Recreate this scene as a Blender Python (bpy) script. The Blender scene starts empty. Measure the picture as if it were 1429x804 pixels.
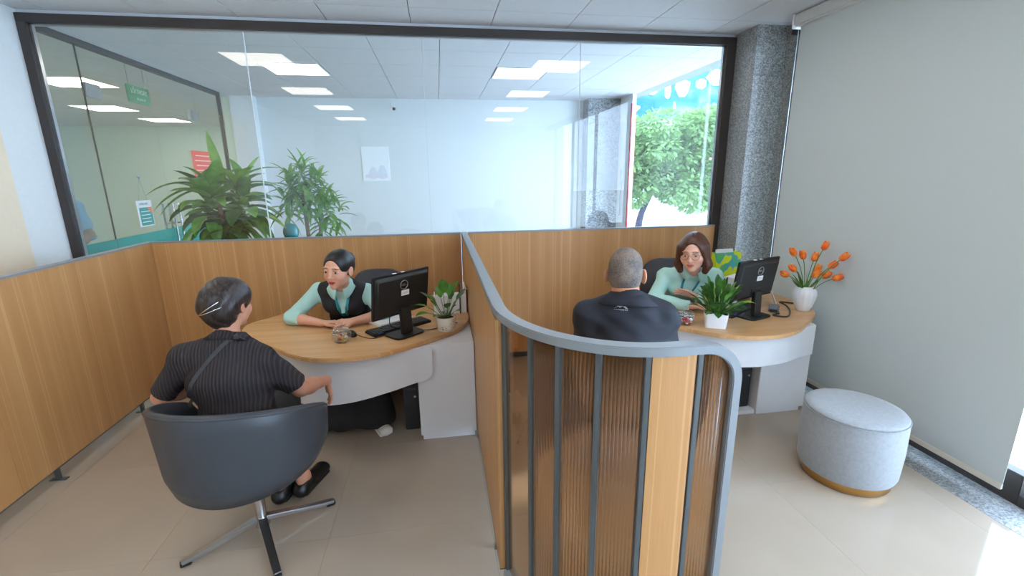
import bpy, bmesh, math, random
import numpy as np
from mathutils import Vector, Matrix
random.seed(7)
scene = bpy.context.scene
COL = scene.collection
PI = math.pi

# ---------------------------------------------------------------- camera
def cam_axes(p, y, r):
    cp, sp, cy, sy = math.cos(p), math.sin(p), math.cos(y), math.sin(y)
    f = Vector((sy * cp, cy * cp, -sp)); rt = Vector((cy, -sy, 0)); up = rt.cross(f)
    c, s = math.cos(r), math.sin(r)
    return c * rt + s * up, -s * rt + c * up, f
rt_, up_, fw_ = cam_axes(0.242757, 0.153853, -0.0120721)
cam_d = bpy.data.cameras.new('camera'); cam = bpy.data.objects.new('camera', cam_d); COL.objects.link(cam)
M = Matrix((rt_, up_, -fw_)).transposed().to_4x4(); M.translation = Vector((0, 0, 1.7))
cam.matrix_world = M
cam_d.sensor_width = 36; cam_d.lens = 643.4 / 1429 * 36; cam_d.clip_start = 0.02; cam_d.clip_end = 300
scene.camera = cam

# ---------------------------------------------------------------- world, exposure
wd = bpy.data.worlds.new('sky'); scene.world = wd; wd.use_nodes = True
bgn = wd.node_tree.nodes['Background']
bgn.inputs[0].default_value = (0.60, 0.765, 1.0, 1); bgn.inputs[1].default_value = 10.5
scene.view_settings.view_transform = 'Standard'; scene.view_settings.look = 'None'
scene.view_settings.gamma = 1; scene.view_settings.use_curve_mapping = False
scene.view_settings.exposure = 0.2
LAMP = 8.2
LAMP_COL = (1.0, 0.915, 0.81, 1)

# ---------------------------------------------------------------- materials
def srgb(r, g, b):
    f = lambda c: (c / 255 / 12.92) if c / 255 <= 0.04045 else ((c / 255 + 0.055) / 1.055) ** 2.4
    return (f(r), f(g), f(b), 1)
MATS = {}
class NT:
    def __init__(s, name):
        s.m = bpy.data.materials.new(name); s.m.use_nodes = True; s.t = s.m.node_tree
        s.p = s.t.nodes['Principled BSDF']; s.o = s.t.nodes['Material Output']
    def n(s, typ, **kw):
        nd = s.t.nodes.new(typ)
        for k, v in kw.items():
            if isinstance(k, str) and hasattr(nd, k) and k not in nd.inputs: setattr(nd, k, v)
            else: nd.inputs[k].default_value = v
        return nd
    def l(s, a, b): s.t.links.new(a, b)
    def coord(s, scale=(1, 1, 1), kind='Object'):
        tc = s.n('ShaderNodeTexCoord'); mp = s.n('ShaderNodeMapping'); mp.inputs['Scale'].default_value = scale
        s.l(tc.outputs[kind], mp.inputs['Vector']); return mp.outputs[0]
    def noise(s, vec, scale, detail=3, rough=.5):
        nd = s.n('ShaderNodeTexNoise'); nd.inputs['Scale'].default_value = scale
        nd.inputs['Detail'].default_value = detail; nd.inputs['Roughness'].default_value = rough
        if vec is not None: s.l(vec, nd.inputs['Vector'])
        return nd.outputs['Fac']
    def ramp(s, fac, stops):
        nd = s.n('ShaderNodeValToRGB'); el = nd.color_ramp.elements
        while len(el) < len(stops): el.new(0.5)
        for e, (p, c) in zip(el, stops): e.position = p; e.color = c
        s.l(fac, nd.inputs[0]); return nd.outputs[0]
    def mix(s, fac, a, b, mode='MIX'):
        nd = s.n('ShaderNodeMix'); nd.data_type = 'RGBA'; nd.blend_type = mode
        for i, v in ((0, fac), (6, a), (7, b)):
            if isinstance(v, (int, float, tuple)): nd.inputs[i].default_value = v
            else: s.l(v, nd.inputs[i])
        return nd.outputs[2]
    def bump(s, h, strength=.2, dist=.002):
        nd = s.n('ShaderNodeBump'); nd.inputs['Strength'].default_value = strength; nd.inputs['Distance'].default_value = dist
        s.l(h, nd.inputs['Height']); s.l(nd.outputs[0], s.p.inputs['Normal'])
    def base(s, c):
        if isinstance(c, tuple): s.p.inputs['Base Color'].default_value = c
        else: s.l(c, s.p.inputs['Base Color'])
    def set(s, rough=None, metal=None, spec=None, coat=None, trans=None, ior=None, sheen=None):
        for k, v in (('Roughness', rough), ('Metallic', metal), ('Specular IOR Level', spec), ('Coat Weight', coat),
                     ('Transmission Weight', trans), ('IOR', ior), ('Sheen Weight', sheen)):
            if v is not None: s.p.inputs[k].default_value = v
def plain(name, rgb, rough=.5, metal=0, var=.015, bump=0, scale=30, **kw):
    if name in MATS: return MATS[name]
    t = NT(name); v = t.coord(); c = srgb(*rgb)
    nz = t.noise(v, scale, 3)
    a = tuple(max(0, x * (1 - var)) for x in c[:3]) + (1,); b = tuple(min(1, x * (1 + var)) for x in c[:3]) + (1,)
    t.base(t.ramp(nz, [(.3, a), (.7, b)])); t.set(rough=rough, metal=metal, **kw)
    if bump: t.bump(t.noise(v, scale * 8, 2), bump)
    MATS[name] = t.m; return t.m
def emit(name, col, st):
    t = NT(name); t.p.inputs['Base Color'].default_value = (0, 0, 0, 1)
    t.p.inputs['Emission Color'].default_value = col; t.p.inputs['Emission Strength'].default_value = st
    return t.m
def wood_mat(name, grain='z', dark=(180, 128, 76), light=(198, 148, 94), line=(214, 168, 118), rough=.42):
    t = NT(name); tc = t.n('ShaderNodeTexCoord'); sp = t.n('ShaderNodeSeparateXYZ'); t.l(tc.outputs['Object'], sp.inputs[0])
    add = t.n('ShaderNodeMath', operation='ADD'); t.l(sp.outputs[0], add.inputs[0]); t.l(sp.outputs[1], add.inputs[1])
    cb = t.n('ShaderNodeCombineXYZ')
    if grain == 'z': t.l(add.outputs[0], cb.inputs[0]); t.l(sp.outputs[2], cb.inputs[1])
    else: t.l(sp.outputs[1], cb.inputs[0]); t.l(sp.outputs[0], cb.inputs[1]); t.l(sp.outputs[2], cb.inputs[2])
    def mp(sc):
        m = t.n('ShaderNodeMapping'); m.inputs['Scale'].default_value = sc; t.l(cb.outputs[0], m.inputs[0]); return m.outputs[0]
    fine = t.noise(mp((70, 1.6, 1)), 3, 5, .6)
    broad = t.noise(mp((9, .12, 1)), 1.0, 1)
    strip = t.noise(mp((14, .05, 1)), 1.3, 0)
    c1 = t.ramp(broad, [(.3, srgb(*dark)), (.68, srgb(*light))])
    c2 = t.ramp(fine, [(.3, srgb(*[int(x * .9) for x in dark])), (.75, srgb(*light))])
    c = t.mix(.3, c1, c2)
    ln = t.ramp(strip, [(.565, (0, 0, 0, 1)), (.585, (1, 1, 1, 1)), (.6, (1, 1, 1, 1)), (.62, (0, 0, 0, 1))])
    lm = t.n('ShaderNodeMath', operation='MULTIPLY'); t.l(ln, lm.inputs[0]); lm.inputs[1].default_value = .45
    t.base(t.mix(lm.outputs[0], c, srgb(*line))); t.set(rough=rough); t.bump(fine, .06)
    return t.m
def granite_mat(name, scale=120, a=(128, 130, 130), b=(172, 174, 174), c=(92, 95, 97), rough=.35):
    t = NT(name); v = t.coord()
    vo = t.n('ShaderNodeTexVoronoi'); vo.inputs['Scale'].default_value = scale; t.l(v, vo.inputs['Vector'])
    bw = t.n('ShaderNodeSeparateColor'); t.l(vo.outputs['Color'], bw.inputs[0])
    col = t.ramp(bw.outputs[0], [(0, srgb(*c)), (.3, srgb(*a)), (.72, srgb(*b)), (1, srgb(190, 192, 192))])
    nz = t.noise(v, scale * 2.2, 4)
    t.base(t.mix(.35, col, t.ramp(nz, [(.35, srgb(*c)), (.65, srgb(*b))]))); t.set(rough=rough)
    return t.m
def thin_fresnel(t, ior):
    fr = t.n('ShaderNodeFresnel'); ge = t.n('ShaderNodeNewGeometry'); mp = t.n('ShaderNodeMapRange')
    mp.inputs['To Min'].default_value = ior; mp.inputs['To Max'].default_value = 1 / ior
    t.l(ge.outputs['Backfacing'], mp.inputs['Value']); t.l(mp.outputs[0], fr.inputs[0]); return fr
def glass_pane(name, tint=(.93, .97, .97, 1), rough=0.0, ior=1.5, gl=1.0):
    t = NT(name); tr = t.n('ShaderNodeBsdfTransparent'); tr.inputs[0].default_value = tint
    gs = t.n('ShaderNodeBsdfGlossy'); gs.inputs['Roughness'].default_value = rough; gs.inputs[0].default_value = (gl, gl, gl, 1)
    fr = thin_fresnel(t, ior)
    mx = t.n('ShaderNodeMixShader'); t.l(fr.outputs[0], mx.inputs[0]); t.l(tr.outputs[0], mx.inputs[1]); t.l(gs.outputs[0], mx.inputs[2])
    t.l(mx.outputs[0], t.o.inputs[0]); return t.m

WOOD = wood_mat('oak_laminate')
TOPWOOD = wood_mat('desk_laminate', 'x', dark=(196, 146, 92), light=(224, 178, 126), line=(228, 186, 138), rough=.3)
GRAN = granite_mat('speckled_granite')
GRAN2 = granite_mat('speckled_granite_dark', 120, (114, 115, 111), (158, 159, 155), (80, 81, 79), .3)
RAIL = plain('grey_powder_coat', (136, 141, 144), .38, .25)
POST = plain('dark_grey_powder_coat', (84, 89, 90), .45, .2)
FRAME = plain('brown_black_frame', (62, 56, 54), .45, .1)
WHITEW = plain('white_wall_paint', (222, 226, 226), .7)
CREAMW = plain('cream_wall_tone', (232, 216, 190), .7)
CEILM = plain('ceiling_tile_white', (214, 216, 220), .75)
GROOVE = plain('joint_grey', (120, 124, 128), .8)
WHITEL = plain('white_laminate', (222, 220, 220), .4, var=.008)
BLACKP = plain('black_plastic', (30, 31, 33), .45)
DARKP = plain('dark_grey_plastic', (52, 54, 57), .5)
CHROME = plain('chrome', (200, 200, 202), .12, 1.0)
STEEL = plain('brushed_steel', (180, 182, 184), .28, 1.0)
WHITEP = plain('white_paper', (238, 238, 240), .6)
GLASSM = glass_pane('window_glass', (.955, .98, .99, 1), 0.0, 1.5)
GLASSG = glass_pane('greenish_glass', (.95, .985, .96, 1), 0.0, 1.5)
LAMPM = emit('lit_panel', LAMP_COL, LAMP)

# ---------------------------------------------------------------- mesh helpers
class MB:
    def __init__(s): s.v = []; s.f = []
    def add(s, vs, fs):
        o = len(s.v); s.v += [tuple(v) for v in vs]; s.f += [tuple(i + o for i in f) for f in fs]; return s
    def box(s, c, d, rot=None):
        x, y, z = (q / 2 for q in d)
        vs = [Vector((i, j, k)) for i in (-x, x) for j in (-y, y) for k in (-z, z)]
        if rot is not None: vs = [rot @ v for v in vs]
        vs = [v + Vector(c) for v in vs]
        return s.add(vs, [(0, 1, 3, 2), (4, 6, 7, 5), (0, 4, 5, 1), (2, 3, 7, 6), (0, 2, 6, 4), (1, 5, 7, 3)])
    def bx(s, x0, x1, y0, y1, z0, z1): return s.box(((x0 + x1) / 2, (y0 + y1) / 2, (z0 + z1) / 2), (x1 - x0, y1 - y0, z1 - z0))
    def prism(s, pts, z0, z1):
        n = len(pts); a = sum(pts[i][0] * pts[(i + 1) % n][1] - pts[(i + 1) % n][0] * pts[i][1] for i in range(n))
        if a < 0: pts = pts[::-1]
        vs = [(p[0], p[1], z0) for p in pts] + [(p[0], p[1], z1) for p in pts]
        fs = [tuple(range(n))[::-1], tuple(range(n, 2 * n))] + [(i, (i + 1) % n, n + (i + 1) % n, n + i) for i in range(n)]
        return s.add(vs, fs)
    def lathe(s, prof, n=24, c=(0, 0, 0), rot=None, fr=None):
        vs = []; fs = []; m = len(prof)
        for i in range(n):
            a = 2 * PI * i / n; k = fr(a) if fr else 1
            for r, z in prof:
                v = Vector((r * k * math.cos(a), r * k * math.sin(a), z))
                if rot is not None: v = rot @ v
                vs.append(v + Vector(c))
        for i in range(n):
            j = (i + 1) % n
            for q in range(m - 1): fs.append((i * m + q, j * m + q, j * m + q + 1, i * m + q + 1))
        if prof[0][0] > 1e-6: fs.append(tuple(i * m for i in range(n))[::-1])
        if prof[-1][0] > 1e-6: fs.append(tuple(i * m + m - 1 for i in range(n)))
        return s.add(vs, fs)
    def sweep(s, path, prof, normals=None, closed=False, cap=True):
        """prof: list of (n, b) offsets; normals: one N per path point"""
        P = [Vector(p) for p in path]; k = len(P); m = len(prof(0) if callable(prof) else prof); vs = []; N = None
        for i in range(k):
            T = (P[(i + 1) % k if closed else min(i + 1, k - 1)] - P[(i - 1) % k if closed else max(i - 1, 0)]).normalized()
            if normals is not None: N = Vector(normals[i] if isinstance(normals, list) else normals)
            elif N is None: N = T.orthogonal()
            N = (N - T * N.dot(T)).normalized(); B = T.cross(N)
            for a, b in (prof(i) if callable(prof) else prof): vs.append(P[i] + N * a + B * b)
        fs = []
        for i in range(k if closed else k - 1):
            j = (i + 1) % k
            for q in range(m): fs.append((i * m + q, i * m + (q + 1) % m, j * m + (q + 1) % m, j * m + q))
        if not closed and cap: fs += [tuple(range(m))[::-1], tuple(range((k - 1) * m, k * m))]
        return s.add(vs, fs)
    def tube(s, path, r, n=8, closed=False):
        rr = r if callable(r) else (lambda i: r)
        return s.sweep(path, (lambda i: [(rr(i) * math.cos(2 * PI * q / n), rr(i) * math.sin(2 * PI * q / n)) for q in range(n)]), closed=closed)
    def ball(s, c, r, n=10, m=7, rot=None):
        r = r if isinstance(r, (tuple, list)) else (r, r, r)
        vs = []; fs = []
        for i in range(m + 1):
            t = PI * i / m
            for j in range(n):
                a = 2 * PI * j / n; v = Vector((r[0] * math.sin(t) * math.cos(a), r[1] * math.sin(t) * math.sin(a), r[2] * math.cos(t)))
                if rot is not None: v = rot @ v
                vs.append(v + Vector(c))
        for i in range(m):
            for j in range(n): fs.append((i * n + j, (i + 1) * n + j, (i + 1) * n + (j + 1) % n, i * n + (j + 1) % n))
        return s.add(vs, fs)
    def mesh(s, name, bevel=0, seg=2, smooth=False, ang=40):
        me = bpy.data.meshes.new(name); me.from_pydata(s.v, [], s.f); me.validate()
        bm = bmesh.new(); bm.from_mesh(me); bmesh.ops.remove_doubles(bm, verts=bm.verts, dist=1e-6)
        bmesh.ops.recalc_face_normals(bm, faces=bm.faces)
        if bevel:
            es = [e for e in bm.edges if len(e.link_faces) == 2 and e.calc_face_angle(0) > math.radians(ang)]
            bmesh.ops.bevel(bm, geom=es, offset=bevel, segments=seg, affect='EDGES', clamp_overlap=True)
        bm.to_mesh(me); bm.free()
        if smooth or bevel:
            me.polygons.foreach_set('use_smooth', [True] * len(me.polygons))
            if not smooth or smooth == 'auto': me.set_sharp_from_angle(angle=math.radians(38))
        return me
def link(name, me, mat, parent=None, loc=None):
    o = bpy.data.objects.new(name, me); COL.objects.link(o)
    if mat is not None and len(me.materials) == 0: me.materials.append(mat)
    if parent is not None: o.parent = parent
    if loc is not None: o.location = loc
    return o
def part(name, mb, mat, parent=None, loc=None, label=None, **kw):
    o = link(name, mb.mesh(name, **kw), mat, parent, loc)
    if label: o['label'] = label
    return o
def thing(name, label, cat, loc=(0, 0, 0), rotz=0, group=None):
    o = bpy.data.objects.new(name, None); COL.objects.link(o); o.location = loc; o.rotation_euler = (0, 0, rotz)
    o.empty_display_size = .05; return tag(o, label, cat, group)
def tag(o, label, cat, group=None):
    o['label'] = label; o['category'] = cat
    if group: o['group'] = group
    return o
def struct(name, mb=None, mat=None, label=None, cat=None, **kw):
    if mb is None: o = bpy.data.objects.new(name, None); COL.objects.link(o); o.empty_display_size = .05
    else: o = part(name, mb, mat, **kw)
    o['kind'] = 'structure'
    if label: o['label'] = label
    if cat: o['category'] = cat
    return o
def copy_tree(o, parent=None):
    c = o.copy(); COL.objects.link(c)
    if parent is not None: c.parent = parent
    for ch in list(o.children): copy_tree(ch, c)
    return c
def superell(cx, cy, rx, ry, p, n=48):
    out = []
    for i in range(n):
        a = 2 * PI * i / n; c, s_ = math.cos(a), math.sin(a)
        out.append((cx + rx * math.copysign(abs(c) ** (2 / p), c), cy + ry * math.copysign(abs(s_) ** (2 / p), s_)))
    return out
def bez(p0, p1, p2, n):
    p0, p1, p2 = Vector(p0), Vector(p1), Vector(p2)
    return [(1 - t) ** 2 * p0 + 2 * t * (1 - t) * p1 + t * t * p2 for t in [i / n for i in range(n + 1)]]
def smooth_path(pts, n=8):
    P = [Vector(p) for p in pts]; out = []
    for i in range(len(P) - 1):
        a, b, c, d = P[max(i - 1, 0)], P[i], P[i + 1], P[min(i + 2, len(P) - 1)]
        for k in range(n):
            t = k / n; out.append(.5 * ((2 * b) + (c - a) * t + (2 * a - 5 * b + 4 * c - d) * t * t + (3 * b - a - 3 * c + d) * t ** 3))
    return out + [P[-1]]
def text(name, body, size, mat, parent, loc, rot, ext=.0006, align='CENTER', width=None):
    cu = bpy.data.curves.new(name, 'FONT'); cu.body = body; cu.size = size; cu.extrude = ext; cu.align_x = align; cu.align_y = 'CENTER'
    tmp = bpy.data.objects.new('t', cu); COL.objects.link(tmp)
    dg = bpy.context.evaluated_depsgraph_get(); me = bpy.data.meshes.new_from_object(tmp.evaluated_get(dg))
    bpy.data.objects.remove(tmp); me.materials.clear(); me.materials.append(mat)
    o = link(name, me, mat, parent); o.location = loc; o.rotation_euler = rot
    if width:
        w = max(v.co.x for v in me.vertices) - min(v.co.x for v in me.vertices)
        if w > 0: o.scale = (width / w, 1, 1)
    return o
# ================================================================ setting
HC = 2.862; YW = 4.10; XL = -2.86; XR = 2.95; YF = 7.88
T = 1.212
# floor: slab and individual tiles in view, .783 m grid
floor_t = NT('glossy_beige_tile'); v_ = floor_t.coord((1, 1, 1))
nz_ = floor_t.noise(v_, 1.3, 3)
floor_t.base(floor_t.ramp(nz_, [(.3, srgb(171, 156, 139)), (.7, srgb(181, 166, 149))])); floor_t.set(rough=.10, spec=.5)
FT = floor_t.m
fl = struct('floor', MB().bx(-9.2, 3.3, -4.2, 12.6, -.20, -.012), plain('floor_joint', (150, 134, 114), .8))
G = .783
tm = {}
for i in range(-4, 5):
    for j in range(-3, 8):
        x0 = -.6 + G * i; y0 = 1.99 + G * (j - 2); x1 = min(x0 + G, 2.66)
        if x0 > 2.6 or x0 < -3.0: continue
        w = round(x1 - x0, 4)
        if w not in tm: tm[w] = MB().bx(  .0004, w - .0004, .0004, G - .0004, -.012, 0).mesh('tile')
        link('tile', tm[w], FT, fl, (x0, y0, 0))
for n_, a_ in (('floor_area', (-9.2, -3.732, -4.2, 12.6)), ('floor_area', (-3.732, 2.66, -4.2, -1.925))):
    part(n_, MB().bx(*a_, -.012, 0), FT, fl)
part('floor_area', MB().bx(-3.732, 2.66, 6.688, 9.2, -.012, 0), FT, fl)
gs = struct('trim_1', MB().bx(2.6608, 3.02, -4.2, 3.56, -.012, .001), GRAN, bevel=.0)
struct('trim_2', MB().bx(2.6608, 3.02, 4.14, 7.2, -.012, .001), GRAN)
# ceiling: slab above, tiles below with grooves
ce = struct('ceiling', MB().bx(-9.2, 3.3, -4.2, 12.6, HC + .012, HC + .15), GROOVE)
CG = .6315
def ctiles(ox, xa, xb, oy, ya, yb, holes=()):
    cache = {}
    i0 = math.floor((xa - ox) / CG); i1 = math.ceil((xb - ox) / CG); j0 = math.floor((ya - oy) / CG); j1 = math.ceil((yb - oy) / CG)
    for i in range(i0, i1):
        for j in range(j0, j1):
            a0, a1 = max(ox + i * CG, xa), min(ox + i * CG + CG, xb); b0, b1 = max(oy + j * CG, ya), min(oy + j * CG + CG, yb)
            if a1 - a0 < .02 or b1 - b0 < .02: continue
            if any(abs((a0 + a1) / 2 - hx) < .15 and abs((b0 + b1) / 2 - hy) < .15 for hx, hy in holes): continue
            k = (round(a1 - a0, 3), round(b1 - b0, 3))
            if k not in cache: cache[k] = MB().bx(.003, k[0] - .003, .003, k[1] - .003, 0, .012).mesh('ceiling_tile')
            link('ceiling_tile', cache[k], CEILM, ce, (a0, b0, HC))
ctiles(-.145, XL, 3.0, 3.74, 3.10, YW)
part('ceiling_area', MB().bx(XL, 3.0, -4.0, 3.10, HC, HC + .012), CEILM, ce)
FL = [(-1.18 - CG / 2, 5.55 + CG / 2 + .02), (.714 + CG / 2, 5.55 + CG / 2)]
ctiles(-1.18, -3.0, 3.05, 5.55, 4.15, YF, FL)
ctiles(-1.18, -6.9, -3.0, 5.55, 4.15, 12.4)
part('ceiling_area', MB().bx(-9.0, -6.9, 4.15, 12.4, HC, HC + .012), CEILM, ce)
# panel lamps
def lamp(x, y, label, w=.6, d=.6):
    o = thing('ceiling_lamp', label, 'ceiling light', (x, y, HC), group='square led panels in the ceiling')
    part('lamp_frame', MB().bx(-w/2, w/2, -d/2, -d/2 + .012, -.006, .008).bx(-w/2, w/2, d/2 - .012, d/2, -.006, .008)
         .bx(-w/2, -w/2 + .012, -d/2 + .012, d/2 - .012, -.006, .008).bx(w/2 - .012, w/2, -d/2 + .012, d/2 - .012, -.006, .008), WHITEP, o)
    part('diffuser', MB().bx(-w/2 + .012, w/2 - .012, -d/2 + .012, d/2 - .012, -.004, .006), LAMPM, o)
lamp(FL[0][0], FL[0][1], 'lit square ceiling panel behind the window, nearer the exit sign')
lamp(FL[1][0], FL[1][1], 'lit square ceiling panel behind the window, nearer the tree')
for k, (x, y) in enumerate([(x, y) for x in (-1.72, 1.40) for y in (2.76, .93, -.75, -2.4)]):
    l_ = ['left', 'right'][k // 4]; r_ = ['nearest the window', 'second from the window', 'third from the window', 'farthest from the window'][k % 4]
    lamp(x, y, 'lit panel over the ' + l_ + ' booth, ' + r_ + ', mirrored in the glass', .60, .60)
for k, (x, y) in enumerate([(-4.4, 5.0), (-4.4, 6.9), (-5.5, 9.3), (-5.5, 11.1)]):
    lamp(x, y, ['lit square ceiling panel behind the glass wall, above the guard', 'lit square ceiling panel behind the glass wall, above the red notice', 'lit panel deep in the left room, nearer of the two beyond the door clamp', 'lit panel deep in the left room, farthest one'][k], .7, .7)
for k, (x, y) in enumerate([(-8.2, 4.9), (-8.2, 6.6)]):  # extra panels out of view, added to brighten the left room
    lamp(x, y, 'added large ceiling panel out of view, brightening the left room, ' + ['nearer one', 'farther one'][k], 1.2, 1.2)
# walls
struct('wall_left', MB().bx(XL - .15, XL, -4.0, YW + .05, 0, HC), WHITEW)
struct('trim_3', MB().bx(XL, XL + .012, .2, 3.714, 0, HC - .3), CREAMW)  # thin panel over the left wall in a warmer cream tone
struct('wall_rear', MB().bx(XL - .15, 3.3, -4.15, -4.0, 0, HC), WHITEW)
# window between the two rooms
w1 = struct('window_1')
part('window_frame', MB().bx(XL, 2.65, YW - .03, YW + .05, HC - .028 - .062, HC - .028), FRAME, w1, bevel=.003)
part('window_frame', MB().bx(XL, XL + .06, YW - .03, YW + .05, .09, HC - .09), FRAME, w1, bevel=.003)
part('window_frame', MB().bx(2.565, 2.65, YW - .03, YW + .05, .09, HC - .09), FRAME, w1, bevel=.003)
part('window_frame', MB().bx(XL, 2.65, YW - .03, YW + .05, 0.0, .09), FRAME, w1, bevel=.003)
part('window_bead', MB().bx(2.55, 2.565, YW + .0, YW + .03, .09, HC - .09).bx(XL + .06, XL + .075, YW, YW + .03, .09, HC - .09).bx(XL + .06, 2.565, YW, YW + .03, HC - .1, HC - .09), STEEL, w1)
struct('wall_back', MB().bx(XL, 2.65, YW - .0, YW + .04, HC - .028, HC), CEILM)
gx = [XL + .06, -1.395, -.07, 1.246, 2.565]
for a, b in zip(gx[:-1], gx[1:]):
    part('window_pane', MB().bx(a + .0015, b - .0015, YW + .005, YW + .015, .09, HC - .09), GLASSM, w1)
for k, x in enumerate(gx[1:-1]):
    part('pane_joint', MB().bx(x - .0022, x + .0022, YW + .002, YW + .018, .09, HC - .09), plain('silicone_joint', (206, 212, 216), .3), w1)
# granite column by the window
gc = struct('wall_pillar')
zs_ = [0, .55, 1.25, 2.48, HC]
for a, b in zip(zs_[:-1], zs_[1:]):
    part('granite_slab', MB().bx(2.652, 2.7095, 3.80, YW + .05, a + .001, b - .001), GRAN, gc)
    part('granite_slab', MB().bx(2.7105, 3.3, 3.80, 4.14, a + .001, b - .001), GRAN2, gc)
# right glazing behind the blind
w2 = struct('window_2')
part('window_frame', MB().bx(2.965, 3.02, 3.70, 3.80, 0, HC), FRAME, w2, bevel=.003)
part('window_frame', MB().bx(2.90, 2.925, 3.50, 3.60, 0, HC), FRAME, w2, bevel=.002)
part('granite_slab', MB().bx(2.93, 3.3, 3.52, 3.80, .001, HC), GRAN2, gc)
part('window_frame', MB().bx(2.88, 2.95, 1.62, 3.70, 0.0, .17).bx(2.88, 2.95, -4.0, 1.62, 0.0, .06), FRAME, w2, bevel=.003)
part('window_frame', MB().bx(2.88, 2.95, -4.0, 3.70, HC - .1, HC), FRAME, w2, bevel=.003)
for y in (1.2, -.3, -1.8, -3.3):
    part('window_frame', MB().bx(2.89, 2.94, y - .025, y + .025, .045, HC - .1), FRAME, w2)
ys = [3.70, 2.45, 1.2, -.3, -1.8, -3.3, -4.0]
for a, b in zip(ys[:-1], ys[1:]):
    part('window_pane', MB().bx(2.91, 2.92, b + .004, a - .004, .045, HC - .1), GLASSM, w2)
# roller blind
bl_t = NT('grey_blind_fabric'); v_ = bl_t.coord((1, 400, 400)); nz_ = bl_t.noise(v_, 1, 2)
bl_t.base(bl_t.ramp(nz_, [(.3, srgb(198, 202, 200)), (.7, srgb(205, 208, 206))])); bl_t.set(rough=.8)
bt_ = bl_t.n('ShaderNodeBsdfTranslucent'); bt_.inputs[0].default_value = srgb(196, 196, 190)
bm_ = bl_t.n('ShaderNodeMixShader'); bm_.inputs[0].default_value = .17
bl_t.l(bl_t.p.outputs[0], bm_.inputs[1]); bl_t.l(bt_.outputs[0], bm_.inputs[2]); bl_t.l(bm_.outputs[0], bl_t.o.inputs[0])
rb = thing('roller_blind', 'large plain grey roller blind hanging to the floor over the glazing', 'blind', (2.8, 0, 0))
part('blind_fabric', MB().bx(-.0015, .0015, 1.645, 3.50, .10, 2.77), bl_t.m, rb)
part('bottom_bar', MB().bx(-.008, .008, 1.645, 3.50, .085, .118), plain('cream_bar', (216, 208, 192), .4), rb, bevel=.003)
part('cassette', MB().bx(-.045, .05, 1.55, 3.53, 2.765, 2.855), plain('pale_cassette', (206, 206, 204), .3), rb, bevel=.012, seg=3)
part('end_cap', MB().bx(-.05, .052, 3.53, 3.538, 2.755, 2.858), WHITEP, rb)
part('side_cable', MB().tube([(0.03, 3.56, .02), (0.03, 3.56, 2.76)], .003, 6), STEEL, rb)

# ---------------------------------------------------------------- far room
far_t = NT('glossy_white_wall'); far_t.base(srgb(222, 228, 230)); far_t.set(rough=.6)
struct('wall_far_side', MB().bx(-3.1, -3.0, YF + .001, 12.4, 0, HC), plain('pale_green_wall', (224, 240, 230), .7))
struct('wall_far', MB().bx(-3.0, 2.46, YF, YF + .15, 0, HC), far_t.m)
struct('wall_far_left', MB().bx(-9.2, -3.0, 12.4, 12.55, 0, HC), plain('pale_green_wall', (224, 240, 230), .7))
struct('wall_side', MB().bx(-9.2, -9.0, YW - .1, 12.5, 0, HC), plain('pale_green_wall', (224, 240, 230), .7))
struct('wall_side_near', MB().bx(-9.2, -3.01, YW - .1, YW + .05, 0, HC), plain('pale_green_wall', (224, 240, 230), .7))
pl = struct('wall_far_pillar')
part('pilaster', MB().bx(-2.95, -2.62, YF - .12, YF, 0, HC), WHITEW, pl)
fc = struct('wall_far_column')
for a, b in ((0, .9), (.9, 1.9), (1.9, HC)):
    part('granite_slab', MB().bx(2.46, 3.12, 7.60, 8.03, a + .001, b - .001), granite_mat('far_granite', 60, (118, 122, 126), (176, 180, 184), (80, 84, 88)) if a == 0 else bpy.data.materials['far_granite'], fc)
w3 = struct('window_3')
part('window_frame', MB().bx(2.99, 3.05, 4.60, 7.60, 0, .05), STEEL, w3)
part('window_frame', MB().bx(3.0, 3.06, 7.12, 7.60, .05, HC), plain('pale_frame', (232, 236, 240), .4), w3)
part('window_frame', MB().bx(2.985, 3.0, 7.10, 7.14, .05, 2.72), plain('red_strip', (206, 40, 48), .5), w3, label='red upright strip')
part('door_handle', MB().tube([(2.96, 7.35, 1.0), (2.96, 7.35, 1.75)], .014, 8), STEEL, w3)
part('window_pane', MB().bx(3.02, 3.03, 4.14, 7.12, .05, HC), GLASSM, w3)
# left glass wall with door
XG = -3.0
d1 = struct('door_1')
part('door_frame', MB().bx(XG - .03, XG + .03, YW + .05, 7.52, HC - .045, HC), FRAME, d1)
part('door_frame', MB().bx(XG - .02, XG + .02, 7.50, 7.54, 0, HC - .045), FRAME, d1)
band = plain('teal_film', (40, 160, 148), .5)
ysg = [YW + .06, 4.83, 5.84, 6.80, 7.50]
for k, (a, b) in enumerate(zip(ysg[:-1], ysg[1:])):
    for z0, z1 in ((.02, 2.45), (2.455, HC - .045)):
        p = part('glass_panel', MB().bx(XG - .005, XG + .005, a + .003, b - .003, z0, z1), GLASSG, d1)
    part('film_band', MB().bx(XG + .006, XG + .008, a + .003, b - .003, .93, 1.15), band, d1, label='teal film band')
part('panel_joint', MB().bx(XG - .006, XG + .006, 4.827, 4.833, .02, HC - .045), FRAME, d1)
for y in (4.86, 6.77):
    part('clamp', MB().bx(XG - .02, XG + .02, y - .02, y + .17, 2.40, 2.52) if y < 6 else MB().bx(XG - .02, XG + .02, y - .15, y + .04, 2.40, 2.52), STEEL, d1, bevel=.004)
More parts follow.
